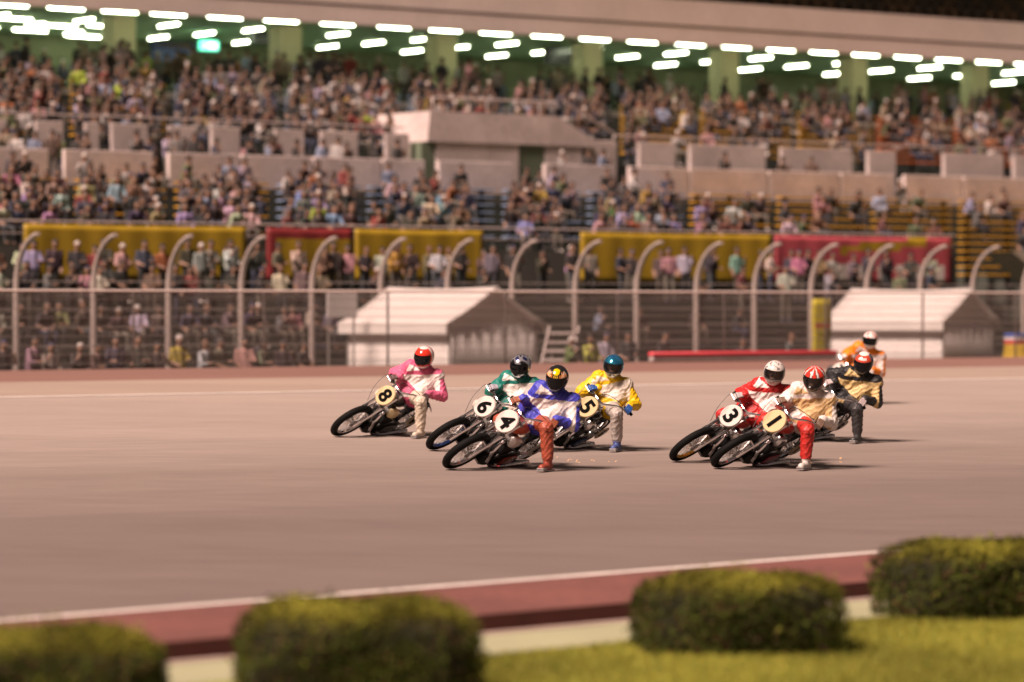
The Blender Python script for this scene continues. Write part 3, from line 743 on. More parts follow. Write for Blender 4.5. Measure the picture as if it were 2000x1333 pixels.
def person_mesh(kind, i, voxel):
    rg = random.Random(i * 13 + (5 if kind == 'sit' else 0)); J = lambda s=.03: rg.uniform(-s, s)
    c = []                                        # (a, b, ra, rb, region)
    if kind == 'sit':
        hz = .45; lean = rg.uniform(-.16, .02)
        nk = (J(), lean, hz + .50)
        for s in (-1, 1):
            kn_ = (s * (.11 + abs(J(.05))), -.42, hz + .03); an = (s * .12, -.40 + J(.08), .09)
            c += [((s * .09, 0, hz + .06), kn_, .085, .065, 1), (kn_, an, .06, .042, 1), (an, (an[0], an[1] - .16, .05), .045, .04, 3)]
    else:
        hz = .86; lean = rg.uniform(-.05, .03); nk = (J(), lean, hz + .53)
        for s in (-1, 1):
            kn_ = (s * .10, -.03 + J(), .48); an = (s * .11, J(), .08)
            c += [((s * .09, 0, hz), kn_, .088, .065, 1), (kn_, an, .062, .045, 1), (an, (an[0], an[1] - .16, .05), .045, .04, 3)]
    pel = (0, .01, hz + .08)
    for s in (-1, 1):
        sh = (nk[0] + s * .165, nk[1] + .01, nk[2] - .06)
        c.append(((s * .08, .01, hz + .08), sh, .105, .072, 0))
        mode = (i + (s > 0)) % 4
        if mode == 0: el = (s * .25, nk[1] + .02, nk[2] - .32); ha = (s * .14, nk[1] - .24, nk[2] - .40)
        elif mode == 1: el = (s * .24, nk[1] - .10, nk[2] - .31); ha = (s * .05, nk[1] - .28, nk[2] - .28)
        elif mode == 2: el = (s * .23, nk[1] + .05, nk[2] - .33); ha = (s * .22, nk[1] - .06, nk[2] - .58 if kind != 'sit' else nk[2] - .48)
        else: el = (s * .25, nk[1] - .12, nk[2] - .26); ha = (s * .10, nk[1] - .24, nk[2] - .03)
        c += [(sh, el, .056, .045, 0), (el, ((el[0] + ha[0]) / 2, (el[1] + ha[1]) / 2, (el[2] + ha[2]) / 2), .043, .04, 0 if i % 2 else 2), (((el[0] + ha[0]) / 2, (el[1] + ha[1]) / 2, (el[2] + ha[2]) / 2), ha, .04, .038, 2)]
    c.append((pel, (nk[0], nk[1] + .01, nk[2] - .08), .125, .11, 0))
    hd = (nk[0] + J(.02), nk[1] - .03, nk[2] + .16)
    c += [(nk, hd, .055, .055, 2), ((hd[0], hd[1], hd[2] - .03), (hd[0], hd[1] + .01, hd[2] + .03), .085, .098, 2), ((hd[0], hd[1] - .09, hd[2] - .01), (hd[0], hd[1] - .085, hd[2]), .018, .016, 2)]
    mb = MB()
    for a, b, ra, rb, rgn in c: mb.capsule(a, b, ra, rb, 8)
    me = remeshed(mb, 'person', voxel, 1)
    co = coords(me); fc = np.array([co[list(p.vertices)].mean(0) for p in me.polygons])
    D = np.stack([seg_dist(fc, *q[:4]) for q in c]); reg = np.array([q[4] for q in c])[D.argmin(0)]
    head = np.linalg.norm(fc - np.array(hd), axis=1) < .16
    hair = head & ((fc[:, 2] > hd[2] + .035) | ((fc[:, 1] > hd[1] + .02) & (fc[:, 2] > hd[2] - .06)))
    reg[hair] = 3
    return me, reg, hd
SHIRTS = [('white', (.58, .54, .53), 15), ('black', (.016, .016, .018), 34), ('grey', (.15, .14, .14), 13), ('navy', (.025, .03, .07), 17), ('brown', (.11, .06, .04), 13), ('beige', (.34, .28, .20), 8),
          ('pale blue', (.30, .36, .52), 6), ('pink', (.45, .22, .24), 5), ('red', (.28, .04, .035), 3), ('orange', (.45, .15, .05), 2), ('yellow', (.45, .30, .03), 2), ('olive green', (.13, .16, .07), 6), ('lime green', (.40, .55, .05), 1), ('maroon', (.12, .03, .03), 4), ('lavender', (.38, .32, .45), 4)]
SHIRTS = [(n_, tuple(.72 * q + .28 * g_ for q, g_ in zip(c_, (.085, .072, .062))), k_) for n_, c_, k_ in SHIRTS]
bag = [s for s in SHIRTS for _ in range(s[2])]
variants = {}
for kd in ('sit', 'stand'):
    variants[kd] = []
    for i in range(5):
        me, reg, hd = person_mesh(kd, i, .026)
        for m_ in (shirt_m, trou_m, skin_m, hair_m): me.materials.append(m_)
        me.polygons.foreach_set('material_index', reg.tolist())
        me.name = f'person_{kd}_{i}'; variants[kd].append(me)
people = []
def person(kd, u, w, z, shirt, where, turn=0.0):
    o = link('person', random.choice(variants[kd])); o.location = P(u, w, z); s = random.uniform(.88, 1.0); o.scale = (s, s, s)
    o.rotation_euler = (random.uniform(-.05, .12) if kd == 'sit' else 0, random.uniform(-.09, .09), YAW_STAND + turn + random.uniform(-.6, .6)); o.color = (*[min(1, max(0, q * random.uniform(.6, 1.05))) for q in shirt[1]], 1)
    people.append((o, f"{'seated' if kd == 'sit' else 'standing'} spectator in {shirt[0]}, {where}", u)); return o
def near_post(u):
    k = sum(1 for q in ups if q < u); vis = [q for q in ups if q > U(0, 50)]
    kk = sum(1 for q in vis if q < u)
    return 'left of first bent post' if kk == 0 else f'right of {ORDW[kk - 1]} bent post'
sh_ = {s[0]: s for s in SHIRTS}
# hand-placed ones that stand out in the photograph
def place_px(px, py_head, w, zfloor, kd, shirt, where):
    return person(kd, U(px, w), w, zfloor, sh_[shirt], where)
fixed = [(65, 54.6, 2.1, 'pale blue'), (190, 53.4, 1.55, 'white'), (240, 54.8, 2.1, 'white'), (280, 54.5, 2.1, 'navy'), (395, 54.7, 2.1, 'lavender'), (455, 54.4, 2.1, 'white'), (775, 54.6, 2.1, 'yellow'), (850, 54.5, 2.1, 'white'), (955, 54.4, 2.1, 'grey'),
         (1215, 54.7, 2.1, 'navy'), (1310, 54.6, 2.1, 'pink'), (1390, 54.5, 2.1, 'black'), (1505, 54.6, 2.1, 'white'), (1560, 54.6, 2.1, 'pink'), (900, 54.6, 2.1, 'black'), (1010, 54.6, 2.1, 'black'), (1120, 54.2, 2.1, 'black')]
for px, w, z, s in fixed: person('stand', U(px, w), w, z, sh_[s], 'terrace front, ' + near_post(U(px, 50)))
def scatter_row(w, z, px0, px1, dens, kd, where, avoid=0.42):
    u = U(px0, w); u1 = U(px1, w); out = []
    while u < u1:
        u += random.uniform(.45, .9) / max(dens, .05) * .6
        if u < u1: person(kd, u, w + random.uniform(-.08, .08), z, random.choice(bag), where + near_post(u))
for px0, px1, dn in ((-40, 500, .75), (520, 980, .75), (1000, 1500, .40), (1520, 1840, .55)): scatter_row(55.2, 2.1, px0, px1, dn, 'stand', 'terrace back, ')
for px0, px1, dn in ((-40, 640, .65), (660, 1000, .35), (1280, 1840, .3)): scatter_row(53.5, 1.55, px0, px1, dn, 'stand', 'upper terrace step, ')
for px0, px1, dn in ((-40, 660, .75), (1050, 1500, .2)): scatter_row(52.5, .95, px0, px1, dn, 'sit', 'lower terrace step, ')
for px0, px1, dn in ((-40, 640, .75), (1060, 1300, .45), (1340, 1560, .3)): scatter_row(43.6, ZB, px0, px1, dn, 'stand', 'close behind mesh fence, ')
person('stand', U(1178, 46), 46, ZB, sh_['white'], 'beside the portable steps')
# seated people in the lower tier: individuals first, the rest of the crowd after
DENS = {'lower': lambda px: .86 if px < 700 else (.60 if px < 1350 else .22), 'upper': lambda px: .90 if px < 900 else (.80 if px < 1300 else .55)}
def pxof(u, w):
    p = P(u, w); return 1000 + FPX * p.x / p.y
spots = []
for tier, r, w, z, a, b, where in seat_rows:
    u = a + .25
    while u < b - .2:
        px = pxof(u, w)
        d = DENS[tier](px)
        if tier == 'lower' and px > 1840: d = .12
        if tier == 'lower' and r >= 5: d *= .55
        if tier == 'upper' and px > 1250 and r < 4: d = .22
        if random.random() < d: spots.append((tier, r, w, z, u, where))
        u += random.uniform(.40, .56)
walk = []
for k in range(34):
    px = random.choice([random.uniform(-20, 780), random.uniform(0, 2000)]); w = random.uniform(62.6, 63.6); walk.append((U(px, w), w, 5.35))
for k in range(230):
    px = random.uniform(-20, 2010); w = random.uniform(72.4, 80); walk.append((U(px, w), w, CZ - .01))
low = [s for s in spots if s[0] == 'lower']; low.sort(key=lambda s: s[1]); rest = [s for s in spots if s[0] != 'lower']
n_ind = max(0, 298 - len(people)); random.shuffle(low); low.sort(key=lambda s: s[1])
for tier, r, w, z, u, where in low[:n_ind]:
    nm = ORD[r] if r >= 0 else ['lowest', 'second lowest', 'third lowest', 'fourth lowest'][r + 4]
    person('sit', u, w, z, random.choice(bag), f'{nm} row, {where}')
rest = low[n_ind:] + rest
# distinct labels
byl = {}
for o, l, u in people: byl.setdefault(l, []).append((u, o))
nth = ['leftmost', 'second from left', 'third from left', 'fourth from left', 'fifth from left', 'sixth from left', 'seventh from left', 'eighth from left']
for l, q in byl.items():
    q.sort(key=lambda t: t[0])
    for k, (u, o) in enumerate(q):
        lab = l if len(q) == 1 else f'{l}, {nth[min(k, 7)]}'
        tag(o, lab, 'person', 'spectators of the lower stand')
# the far crowd reads as one mass
def crowd(name, items, label):
    vs = []; fs = []; cs = []; base = 0
    cache = {}
    for kd in ('sit', 'stand'):
        cache[kd] = []
        for i in range(4):
            me, reg, hd = person_mesh(kd, i, .042); co = coords(me)
            tri = [tuple(p.vertices) for p in me.polygons]; vr = np.zeros(len(co), int)
            for p, g_ in zip(tri, reg):
                for q in p: vr[q] = g_
            cache[kd].append((co, np.array([t for t in tri if len(t) == 4]), vr)); bpy.data.meshes.remove(me)
    hairs = [(.012, .009, .008)] * 6 + [(.02, .015, .012), (.05, .045, .04), (.4, .36, .34), (.01, .01, .012)]; trs = [(.02, .02, .025), (.03, .035, .06), (.06, .05, .04), (.10, .09, .075)]
    for kd, u, w, z in items:
        co, tri, vr = random.choice(cache[kd]); a = YAW_STAND + random.uniform(-.7, .7); s = random.uniform(.86, .98)
        c, sn = math.cos(a) * s, math.sin(a) * s; p = P(u, w, z)
        vs.append(np.c_[co[:, 0] * c - co[:, 1] * sn + p.x, co[:, 0] * sn + co[:, 1] * c + p.y, co[:, 2] * s + p.z]); fs.append(tri + base); base += len(co)
        pal = np.array([np.array(random.choice(bag)[1]) * random.uniform(.55, 1.0), random.choice(trs), SKIN, random.choice(hairs)]); cs.append(pal[vr])
    vs = np.concatenate(vs); fs = np.concatenate(fs)
    me = bpy.data.meshes.new(name); me.vertices.add(len(vs)); me.vertices.foreach_set('co', vs.reshape(-1))
    me.loops.add(fs.size); me.loops.foreach_set('vertex_index', fs.reshape(-1).astype(np.int32))
    me.polygons.add(len(fs)); me.polygons.foreach_set('loop_start', np.arange(0, fs.size, 4, dtype=np.int32)); me.polygons.foreach_set('loop_total', np.full(len(fs), 4, dtype=np.int32))
    me.update(calc_edges=True); me.validate(); me.polygons.foreach_set('use_smooth', [True] * len(me.polygons))
    setcol(me, np.concatenate(cs)); me.materials.append(M('crowd_cloth', attr='col', rough=.85))
    return tag(link(name, me), label, 'crowd', kind='stuff')
crowd('crowd', [('sit', s[4], s[2], s[3]) for s in rest] + [('stand', *q) for q in walk], 'dense crowd filling the upper rows of the grandstand')
# ---------------------------------------------------------------- racing motorcycles (x forward from the front contact, y left, z up)
chrome = M('chrome', (.72, .70, .70), .12, metal=1.0)
steel = M('brushed_steel', (.42, .40, .39), .3, metal=1.0, var=.2, vs=30)
blackp = M('black_paint', (.008, .008, .009), .22, coat=.2)
engine_m = M('engine_black', (.008, .008, .008), .3, var=.3, vs=25, spec=.4)
alloy = M('alloy', (.34, .33, .32), .32, metal=.9, var=.2, vs=20)
rubber = M('rubber', (.006, .006, .006), .7, spec=.1, var=.2, vs=40, bump=.2, bs=120)
seat_m = M('seat_black', (.02, .02, .021), .5)
digit_m = M('digit_black', (.004, .004, .004), .9, spec=.1)
def smooth_path(pts, n=6):
    pts = [Vector(q) for q in pts]; e = [pts[0] * 2 - pts[1]] + pts + [pts[-1] * 2 - pts[-2]]; out = []
    for i in range(1, len(e) - 2):
        a, b, c, d = e[i - 1:i + 3]
        for k in range(n):
            t = k / n; out.append(.5 * ((2 * b) + (c - a) * t + (2 * a - 5 * b + 4 * c - d) * t * t + (3 * b - a - 3 * c + d) * t ** 3))
    return out + [pts[-1]]
STEER = R(-1)
AX0 = Vector((-.02, 0, .32)); AX1 = Vector((-.30, 0, .86)); AXD = (AX1 - AX0).normalized()
SM = Matrix.Rotation(STEER, 3, AXD)
def st(q): return AX1 + SM @ (q - AX1)
proto = {}
def part(key, mb, mat, front=False, smooth=True, angle=35):
    if front: mb.xf(st)
    me = mb.fixn(key, smooth); me.materials.append(mat)
    if smooth: sharp(me, angle)
    proto[key] = me
def torus(c, Rr, r, rx=1.0, seg=48, sec=12):
    pr = [(Rr + r * math.cos(t), r * rx * math.sin(t)) for t in [2 * math.pi * k / sec for k in range(sec)]]
    return MB().lathe(pr, c, (0, 1, 0), seg, closed=True)
def wheel(pref, c, front):
    part(pref + 'tyre', torus(c, .272, .048, .95), rubber, front)
    mb = MB().lathe([(.246, -.034), (.226, -.028), (.216, 0), (.226, .028), (.246, .034), (.238, 0)], c, (0, 1, 0), 48, closed=True)
    part(pref + 'rim', mb, chrome, front)
    mb = MB()
    for k in range(56):
        a = 2 * math.pi * k / 56; b = a + (.32 if k % 2 else -.32); s = (-1 if k % 4 < 2 else 1)
        mb.tube([Vector(c) + Vector((math.cos(a) * .05, s * .045, math.sin(a) * .05)), Vector(c) + Vector((math.cos(b) * .232, 0, math.sin(b) * .232))], .0042, 4, caps=False)
    part(pref + 'spokes', mb, M('spoke_steel', (.62, .59, .57), .35, metal=.35), front)
    mb = MB().lathe([(0, -.075), (.02, -.075), (.022, -.06), (.058, -.056), (.06, -.045), (.034, -.038), (.032, .038), (.06, .045), (.058, .056), (.022, .06), (.02, .075), (0, .075)], c, (0, 1, 0), 24)
    part(pref + 'hub', mb, alloy, front)
FC = (0, 0, .32); RC = (-1.35, 0, .32)
wheel('front_', FC, True); wheel('rear_', RC, False)
for s, nm in ((1, 'l'), (-1, 'r')):
    mb = MB(); mb.tube([(0.0, .078 * s, .30), (0, .078 * s, .33), (-.125, .082 * s, .56)], [.024, .027, .025], 10); mb.tube([(-.125, .082 * s, .56), (-.345, .088 * s, .985)], .0185, 10)
    part('fork_' + nm, mb, chrome, True)
mb = MB()
for z, x in ((.72, -.208), (.93, -.317)):
    mb.cbox((x, 0, z), (.07, .24, .035), .012, rot=Matrix.Rotation(R(-28), 3, 'Y'))
mb.tube([(-.19, 0, .68), (-.335, 0, .96)], .03, 10)
part('fork_clamp', mb, alloy, True, False)
mb = MB(); mb.tube([(-.10, -.10, .50), (-.06, -.06, .53), (-.03, 0, .55), (-.06, .06, .53), (-.10, .10, .50)], .010, 6)
mb.tube([(-.18, .03, .68), (-.18, .03, .82)], .008, 5); mb.tube([(-.18, -.03, .68), (-.18, -.03, .82)], .008, 5)
part('plate_bracket', mb, chrome, True)
GR = Vector((-.43, -.21, .955)); GL = Vector((-.45, .29, 1.19))       # grip centres
mb = MB(); mb.tube([GR + Vector((-.03, -.07, -.005)), GR, (-.38, -.13, .985), (-.335, -.06, .995), (-.335, 0, .995), (-.335, .06, 1.01), (-.37, .18, 1.13), GL, GL + Vector((-.03, .07, .01))], .0125, 8)
part('handlebar', mb, chrome, True)
for g, s in ((GR, -1), (GL, 1)):
    part(f'grip{s}', MB().tube([g + Vector((.02, -.05 * s, 0)), g + Vector((-.03, .085 * s, 0))], .020, 8), rubber, True)
    part(f'lever{s}', MB().tube([g + Vector((.03, -.07 * s, 0)), g + Vector((.075, -.02 * s, -.005)), g + Vector((.055, .07 * s, -.01))], [.008, .006, .005], 6), steel, True)
mb = MB(); mb.tube(smooth_path([GR + Vector((.03, .06, .0)), (-.30, -.22, 1.03), (-.18, -.225, 1.03), (-.08, -.19, .95), (-.05, -.15, .82), (-.10, -.10, .64)]), .004, 5)
part('brake_cable', mb, M('cable_grey', (.16, .15, .15), .5), True)
mb = MB(); mb.tube(smooth_path([GL + Vector((.03, -.06, 0)), (-.34, .13, 1.19), (-.31, -.02, 1.12), (-.40, -.06, .97), (-.55, -.05, .70)]), .004, 5)
part('clutch_cable', mb, blackp, True)
# number plate
PC = Vector((-.15, 0, .885)); PR = Matrix.Rotation(R(-18), 3, 'Y')   # faces forward and a little up
mb = MB(); seg = 36; pr = []
for k in range(seg): a = 2 * math.pi * k / seg; pr.append(PC + PR @ Vector((-.006 - .035 * math.cos(a * 2) * 0, .128 * math.cos(a), .15 * math.sin(a))))
bulge = [PC + PR @ Vector((.008, 0, 0))]
vs = [p for p in pr] + [PC + PR @ Vector((.006, .118 * math.cos(2 * math.pi * k / seg), .14 * math.sin(2 * math.pi * k / seg))) for k in range(seg)] + [PC + PR @ Vector((-.016, .128 * math.cos(2 * math.pi * k / seg), .15 * math.sin(2 * math.pi * k / seg))) for k in range(seg)]
fs = [(k, (k + 1) % seg, seg + (k + 1) % seg, seg + k) for k in range(seg)] + [(k, (k + 1) % seg, 2 * seg + (k + 1) % seg, 2 * seg + k) for k in range(seg)] + [tuple(range(seg, 2 * seg)), tuple(range(2 * seg, 3 * seg))]
mb.add(vs, fs); part('number_plate', mb, blackp, True, True, 30)
# tank, seat, tail
def loft(secs, n=20, e=2.6):
    "sections (x, half width, z centre, half height)"
    mb = MB(); vs = []; fs = []
    for x, hw, zc, hh in secs:
        for k in range(n):
            a = 2 * math.pi * k / n; c, s = math.cos(a), math.sin(a)
            vs.append((x, hw * math.copysign(abs(c) ** (2 / e), c), zc + hh * math.copysign(abs(s) ** (2 / e), s)))
    for i in range(len(secs) - 1):
        for k in range(n): fs.append((i * n + k, i * n + (k + 1) % n, (i + 1) * n + (k + 1) % n, (i + 1) * n + k))
    fs.append(tuple(range(n))); fs.append(tuple((len(secs) - 1) * n + k for k in range(n)))
    return mb.add(vs, fs)
part('tank', loft([(-.34, .03, .80, .03), (-.37, .075, .80, .07), (-.45, .105, .80, .095), (-.58, .115, .79, .10), (-.70, .10, .775, .085), (-.79, .07, .755, .06), (-.82, .03, .745, .03)]), blackp)
part('seat', loft([(-.78, .05, .735, .03), (-.82, .10, .735, .045), (-.95, .125, .725, .045), (-1.08, .125, .735, .05), (-1.16, .10, .765, .055), (-1.19, .05, .77, .03)]), seat_m)
mb = MB(); n = 14; vs = []; fs = []
for i in range(n + 1):
    a = R(35 + 110 * i / n)
    for y in (-.075, -.05, 0, .05, .075): vs.append((RC[0] + math.cos(a) * .36, y, RC[2] + math.sin(a) * (.36 - abs(y) * .35)))
for i in range(n):
    for k in range(4): fs.append((i * 5 + k, i * 5 + k + 1, i * 5 + k + 6, i * 5 + k + 5))
mb.add(vs, fs); part('rear_fender', mb, blackp)
mb = MB()
tb = lambda pts, r=.015: mb.tube(pts, r, 8)
tb([(-.30, 0, .84), (-.55, 0, .70), (-.85, 0, .66), (-1.10, 0, .66)], .02); tb([(-.26, 0, .72), (-.34, .04, .42), (-.42, .09, .20)]); tb([(-.26, 0, .72), (-.34, -.04, .42), (-.42, -.09, .20)])
for s in (-1, 1):
    tb([(-.42, .09 * s, .20), (-.85, .10 * s, .19), (-1.0, .10 * s, .30)]); tb([(-.95, .09 * s, .28), (-1.35, .085 * s, .32)], .017); tb([(-1.35, .085 * s, .32), (-1.12, .08 * s, .66)], .012); tb([(-.88, .07 * s, .66), (-.96, .09 * s, .28)])
part('frame', mb, M('frame_chrome', (.5, .48, .47), .2, metal=1.0))
# engine
mb = MB(); mb.cbox((-.66, 0, .31), (.40, .22, .20), .05); mb.cbox((-.46, .01, .25), (.30, .25, .20), .05); mb.cbox((-.86, 0, .32), (.22, .20, .18), .05); mb.cbox((-.62, 0, .205), (.5, .16, .06), .02)
part('crankcase', mb, engine_m, False, False)
mb = MB()
for s in (-.065, .065):
    for k in range(9): mb.cbox((-.575 + .012 * k, s, .42 + .024 * k), (.17, .122, .011), .004, rot=Matrix.Rotation(R(12), 3, 'Y'))
    mb.tube([(-.58, s, .40), (-.49, s, .64)], .05, 10)
part('cylinder', mb, engine_m, False, False)
mb = MB(); mb.cbox((-.48, 0, .655), (.20, .25, .07), .025, rot=Matrix.Rotation(R(12), 3, 'Y')); mb.lathe([(0, 0), (.035, 0), (.035, .02), (0, .022)], (-.46, .125, .66), (0, 1, 0), 14)
part('cylinder_head', mb, alloy, False, False)
mb = MB(); mb.tube([(-.62, .07, .58), (-.74, .08, .56)], [.028, .034], 10); mb.tube([(-.62, -.07, .58), (-.74, -.08, .56)], [.028, .034], 10)
mb.lathe([(.045, 0), (.05, .02), (.045, .05), (.03, .055)], (-.74, .08, .555), (-1, 0, 0), 14)
part('carburettor', mb, alloy)
mb = loft([(-.46, .012, .30, .05), (-.48, .03, .30, .085), (-.66, .036, .31, .105), (-.86, .032, .33, .10), (-.95, .02, .34, .06)], 18, 3); mb.xf(lambda q: q + Vector((0, .128, 0)))
part('primary_cover', mb, engine_m)
mb = MB(); mb.prism([(-.58, .166, .235), (-.60, .168, .36), (-.84, .164, .40), (-.90, .158, .36), (-.84, .164, .27)], (0, .012, 0)); part('side_cover', mb, blackp, False, False)
mb = MB(); mb.lathe([(0, 0), (.03, 0), (.034, .004), (.03, .008), (0, .009)], (-.73, .179, .325), (0, 1, 0), 16); part('cover_badge', mb, chrome)
mb = MB(); mb.tube([(-.43, .07, .60), (-.34, .09, .55), (-.31, .115, .42), (-.36, .14, .27), (-.46, .16, .215), (-.66, .175, .205)], .021, 10); mb.tube([(-.66, .175, .205), (-.74, .18, .21), (-1.02, .20, .27), (-1.06, .202, .28), (-1.16, .205, .30)], [.022, .034, .05, .05, .028], 12)
part('exhaust', mb, chrome)
mb = MB(); mb.tube([(-.43, -.07, .60), (-.34, -.09, .55), (-.31, -.115, .42), (-.38, -.14, .27), (-.66, -.15, .22), (-1.1, -.16, .30)], [.02, .02, .02, .02, .024, .04], 10); part('right_exhaust', mb, chrome)
for s in (-1, 1): part(f'foot_peg{s}', MB().tube([(-.80, .10 * s, .36), (-.80, .21 * s, .36)], .012, 6), steel)
mb = MB().lathe([(.03, -.004), (.085, -.004), (.09, 0), (.085, .004), (.03, .004)], (RC[0], -.065, RC[2]), (0, 1, 0), 28, closed=True); part('sprocket', mb, steel)
mb = MB(); mb.tube([(-.86, -.075, .40), (-1.35, -.07, .408), (-1.435, -.07, .32), (-1.35, -.07, .232), (-.86, -.075, .30)], .008, 5); part('chain', mb, steel)
mb = MB(); n = 24; mb.prism([(-1.10 + .13 * math.cos(2 * math.pi * k / n), .175, .50 + .115 * math.sin(2 * math.pi * k / n)) for k in range(n)], (0, .008, 0)); part('side_plate', mb, blackp, False, False)
mb = MB(); mb.tube([(-1.05, .08, .5), (-1.05, .178, .5)], .01, 6); mb.tube([(-1.15, .08, .5), (-1.15, .178, .5)], .01, 6); part('side_plate_stay', mb, steel)
part('knee_guard', loft([(-.40, .02, .66, .03), (-.42, .05, .65, .07), (-.50, .06, .64, .085), (-.58, .045, .63, .07), (-.61, .02, .62, .03)]).xf(lambda q: q + Vector((0, .13, 0))), blackp)
_dig = {}
def digit(ch, size, mat=None):
    if (ch, size) in _dig: return _dig[(ch, size)]
    cu = bpy.data.curves.new('digit', 'FONT'); cu.body = ch; cu.size = size; cu.align_x = 'CENTER'; cu.align_y = 'CENTER'; cu.offset = size * .036; cu.extrude = .0015; cu.resolution_u = 6
    o = link('digit_tmp', cu); dg = bpy.context.evaluated_depsgraph_get(); dg.update()
    me = bpy.data.meshes.new_from_object(o.evaluated_get(dg)); bpy.data.objects.remove(o)
    a = coords(me); a[:, :2] -= (a[:, :2].max(0) + a[:, :2].min(0)) / 2; me.vertices.foreach_set('co', a.reshape(-1)); me.update()
    me.materials.clear(); me.materials.append(digit_m); me.name = 'digit'; _dig[(ch, size)] = me; return me
def paint(name, c, metal=0.0, rough=.3): return M('paint_' + name, c, rough, metal=metal, coat=.5)
PAINT = {'cream': paint('cream', (.62, .50, .28)), 'white': paint('white', (.66, .61, .57)), 'red': paint('red', (.42, .03, .025)), 'orange': paint('orange', (.50, .09, .04)), 'blue': paint('blue', (.03, .08, .28)), 'silver': paint('silver', (.55, .53, .52), .9, .25), 'gold': paint('gold', (.62, .36, .05), .9, .25),
         'pink': paint('pink', (.62, .12, .18)), 'black': blackp, 'chrome': chrome, 'grey': paint('grey', (.2, .19, .19)), 'bluemetal': paint('bluemetal', (.05, .12, .42), .8, .25)}
TILT = Matrix.Rotation(math.atan(KB), 4, Vector((T.x, T.y, 0)))
def frame_at(px, py, yaw):
    c = G(px, py); fwd = Vector((-math.sin(yaw), -math.cos(yaw), 0))
    return Matrix.Translation(c + Vector((0, 0, .006))) @ TILT @ Matrix.Rotation(math.atan2(fwd.y, fwd.x), 4, 'Z')
def bike(num, px, py, yaw, lean, label, plate='white', rim='chrome', tank='black', cover='black', guard='silver', pipe='chrome', badge=False):
    b = empty('racing_motorcycle'); b.matrix_world = frame_at(px, py, yaw) @ Matrix.Translation((0, 0, .018)) @ Matrix.Rotation(-lean, 4, 'X')
    tag(b, label, 'motorcycle', 'racing motorcycles leaning through the bend')
    def p(key, name=None, mat=None, parent=b):
        o = link(name or key, proto[key], parent)
        if mat: withmat(o, mat)
        return o
    for pre, rm in (('front_', PAINT[rim]), ('rear_', PAINT[rim])):
        w = p(pre + 'hub', 'wheel')
        for q in ('tyre', 'spokes'): p(pre + q, q, None, w)
        p(pre + 'rim', 'rim', rm, w)
    for q in ('fork_l', 'fork_r'): p(q, 'fork_leg')
    for q in ('fork_clamp', 'plate_bracket', 'brake_cable', 'clutch_cable', 'seat', 'rear_fender', 'frame', 'crankcase', 'cylinder', 'cylinder_head', 'carburettor', 'primary_cover', 'sprocket', 'chain'): p(q)
    for s_ in (-1, 1): p(f'foot_peg{s_}', 'foot_peg')
    h = p('handlebar'); [p(f'{q}{s_}', q, None, h) for q in ('grip', 'lever') for s_ in (-1, 1)]
    p('exhaust', 'exhaust', PAINT[pipe]); p('right_exhaust', 'exhaust', PAINT[pipe])
    p('tank', 'tank', PAINT[tank]); p('knee_guard', 'knee_guard', PAINT[guard])
    sc_ = p('side_cover', 'side_cover', PAINT[cover]); 
    if badge: p('cover_badge', 'badge', PAINT['white'], sc_)
    pl = p('number_plate', 'number_plate', PAINT[plate])
    dm = digit(num, .265); d = link('digit', dm, pl)
    o3 = SM @ PR; cpos = st(PC + PR @ Vector((.0082, 0, 0)))
    rm = Matrix(((0, 0, 1), (1, 0, 0), (0, 1, 0)))           # text x -> y, text y -> z, text z -> x
    d.matrix_local = Matrix.Translation(cpos) @ (o3 @ rm).to_4x4()
    sp = p('side_plate', 'side_plate', PAINT[plate]); p('side_plate_stay', 'stay', None, sp)
    d = link('digit', digit(num, .17), sp)
    d.matrix_local = Matrix.Translation((-1.10, .1846, .50)) @ Matrix(((-1, 0, 0), (0, 0, 1), (0, 1, 0))).to_4x4()
    return b

# ---------------------------------------------------------------- riders
def b2r(q, lean):                                  # from the leaning bike to the upright rider frame
    q = Vector(q); return Vector((q.x, q.y * math.cos(lean) + q.z * math.sin(lean), q.z * math.cos(lean) - q.y * math.sin(lean) + .018))
def glove_mesh(side):
    "hand closed round a bar along y; the wrist lies towards -x"
    mb = MB(); s = side
    for k, (y, L) in enumerate(((.036, .9), (.013, 1.0), (-.010, .95), (-.033, .8))):
        y = y * s; r = .0105 * (1 if k < 3 else .9)
        kn = Vector((-.012, y, .042)); a = Vector((.024, y, .034)); b = Vector((.036, y, -.004 * L)); c = Vector((.014, y, -.034 * L))
        mb.capsule(kn, a, r * 1.15, r * 1.05, 8); mb.capsule(a, b, r * 1.05, r, 8); mb.capsule(b, c, r, r * .85, 8)
        mb.capsule((-.072, y * .75, .018), kn, .016, .0135, 8)
    mb.capsule((-.06, .03 * s, .0), (-.018, .058 * s, -.012), .016, .013, 8); mb.capsule((-.018, .058 * s, -.012), (.018, .046 * s, -.030), .0125, .0105, 8)
    mb.capsule((-.115, 0, .004), (-.07, 0, .01), .036, .03, 10)
    me = remeshed(mb, 'glove', .0055, 2); return me
GLOVE = {1: glove_mesh(1), -1: glove_mesh(-1)}
for q in GLOVE.values(): q.materials.append(M('glove_black', (.02, .02, .02), .5))
def helmet_pt(az, el, k=1.0):
    "point of the shell; az 0 = forward (x), el up"
    c, s = math.cos(el), math.sin(el)
    x = .148 * c * math.cos(az); y = .126 * c * math.sin(az); z = .138 * s
    if s < 0:
        f = max(0, math.cos(az)); x += .028 * f * min(1, -s * 2.2); z *= 1.12
        y *= 1 - .12 * (-s) ** 2
    return Vector((x * k, y * k, z * k))
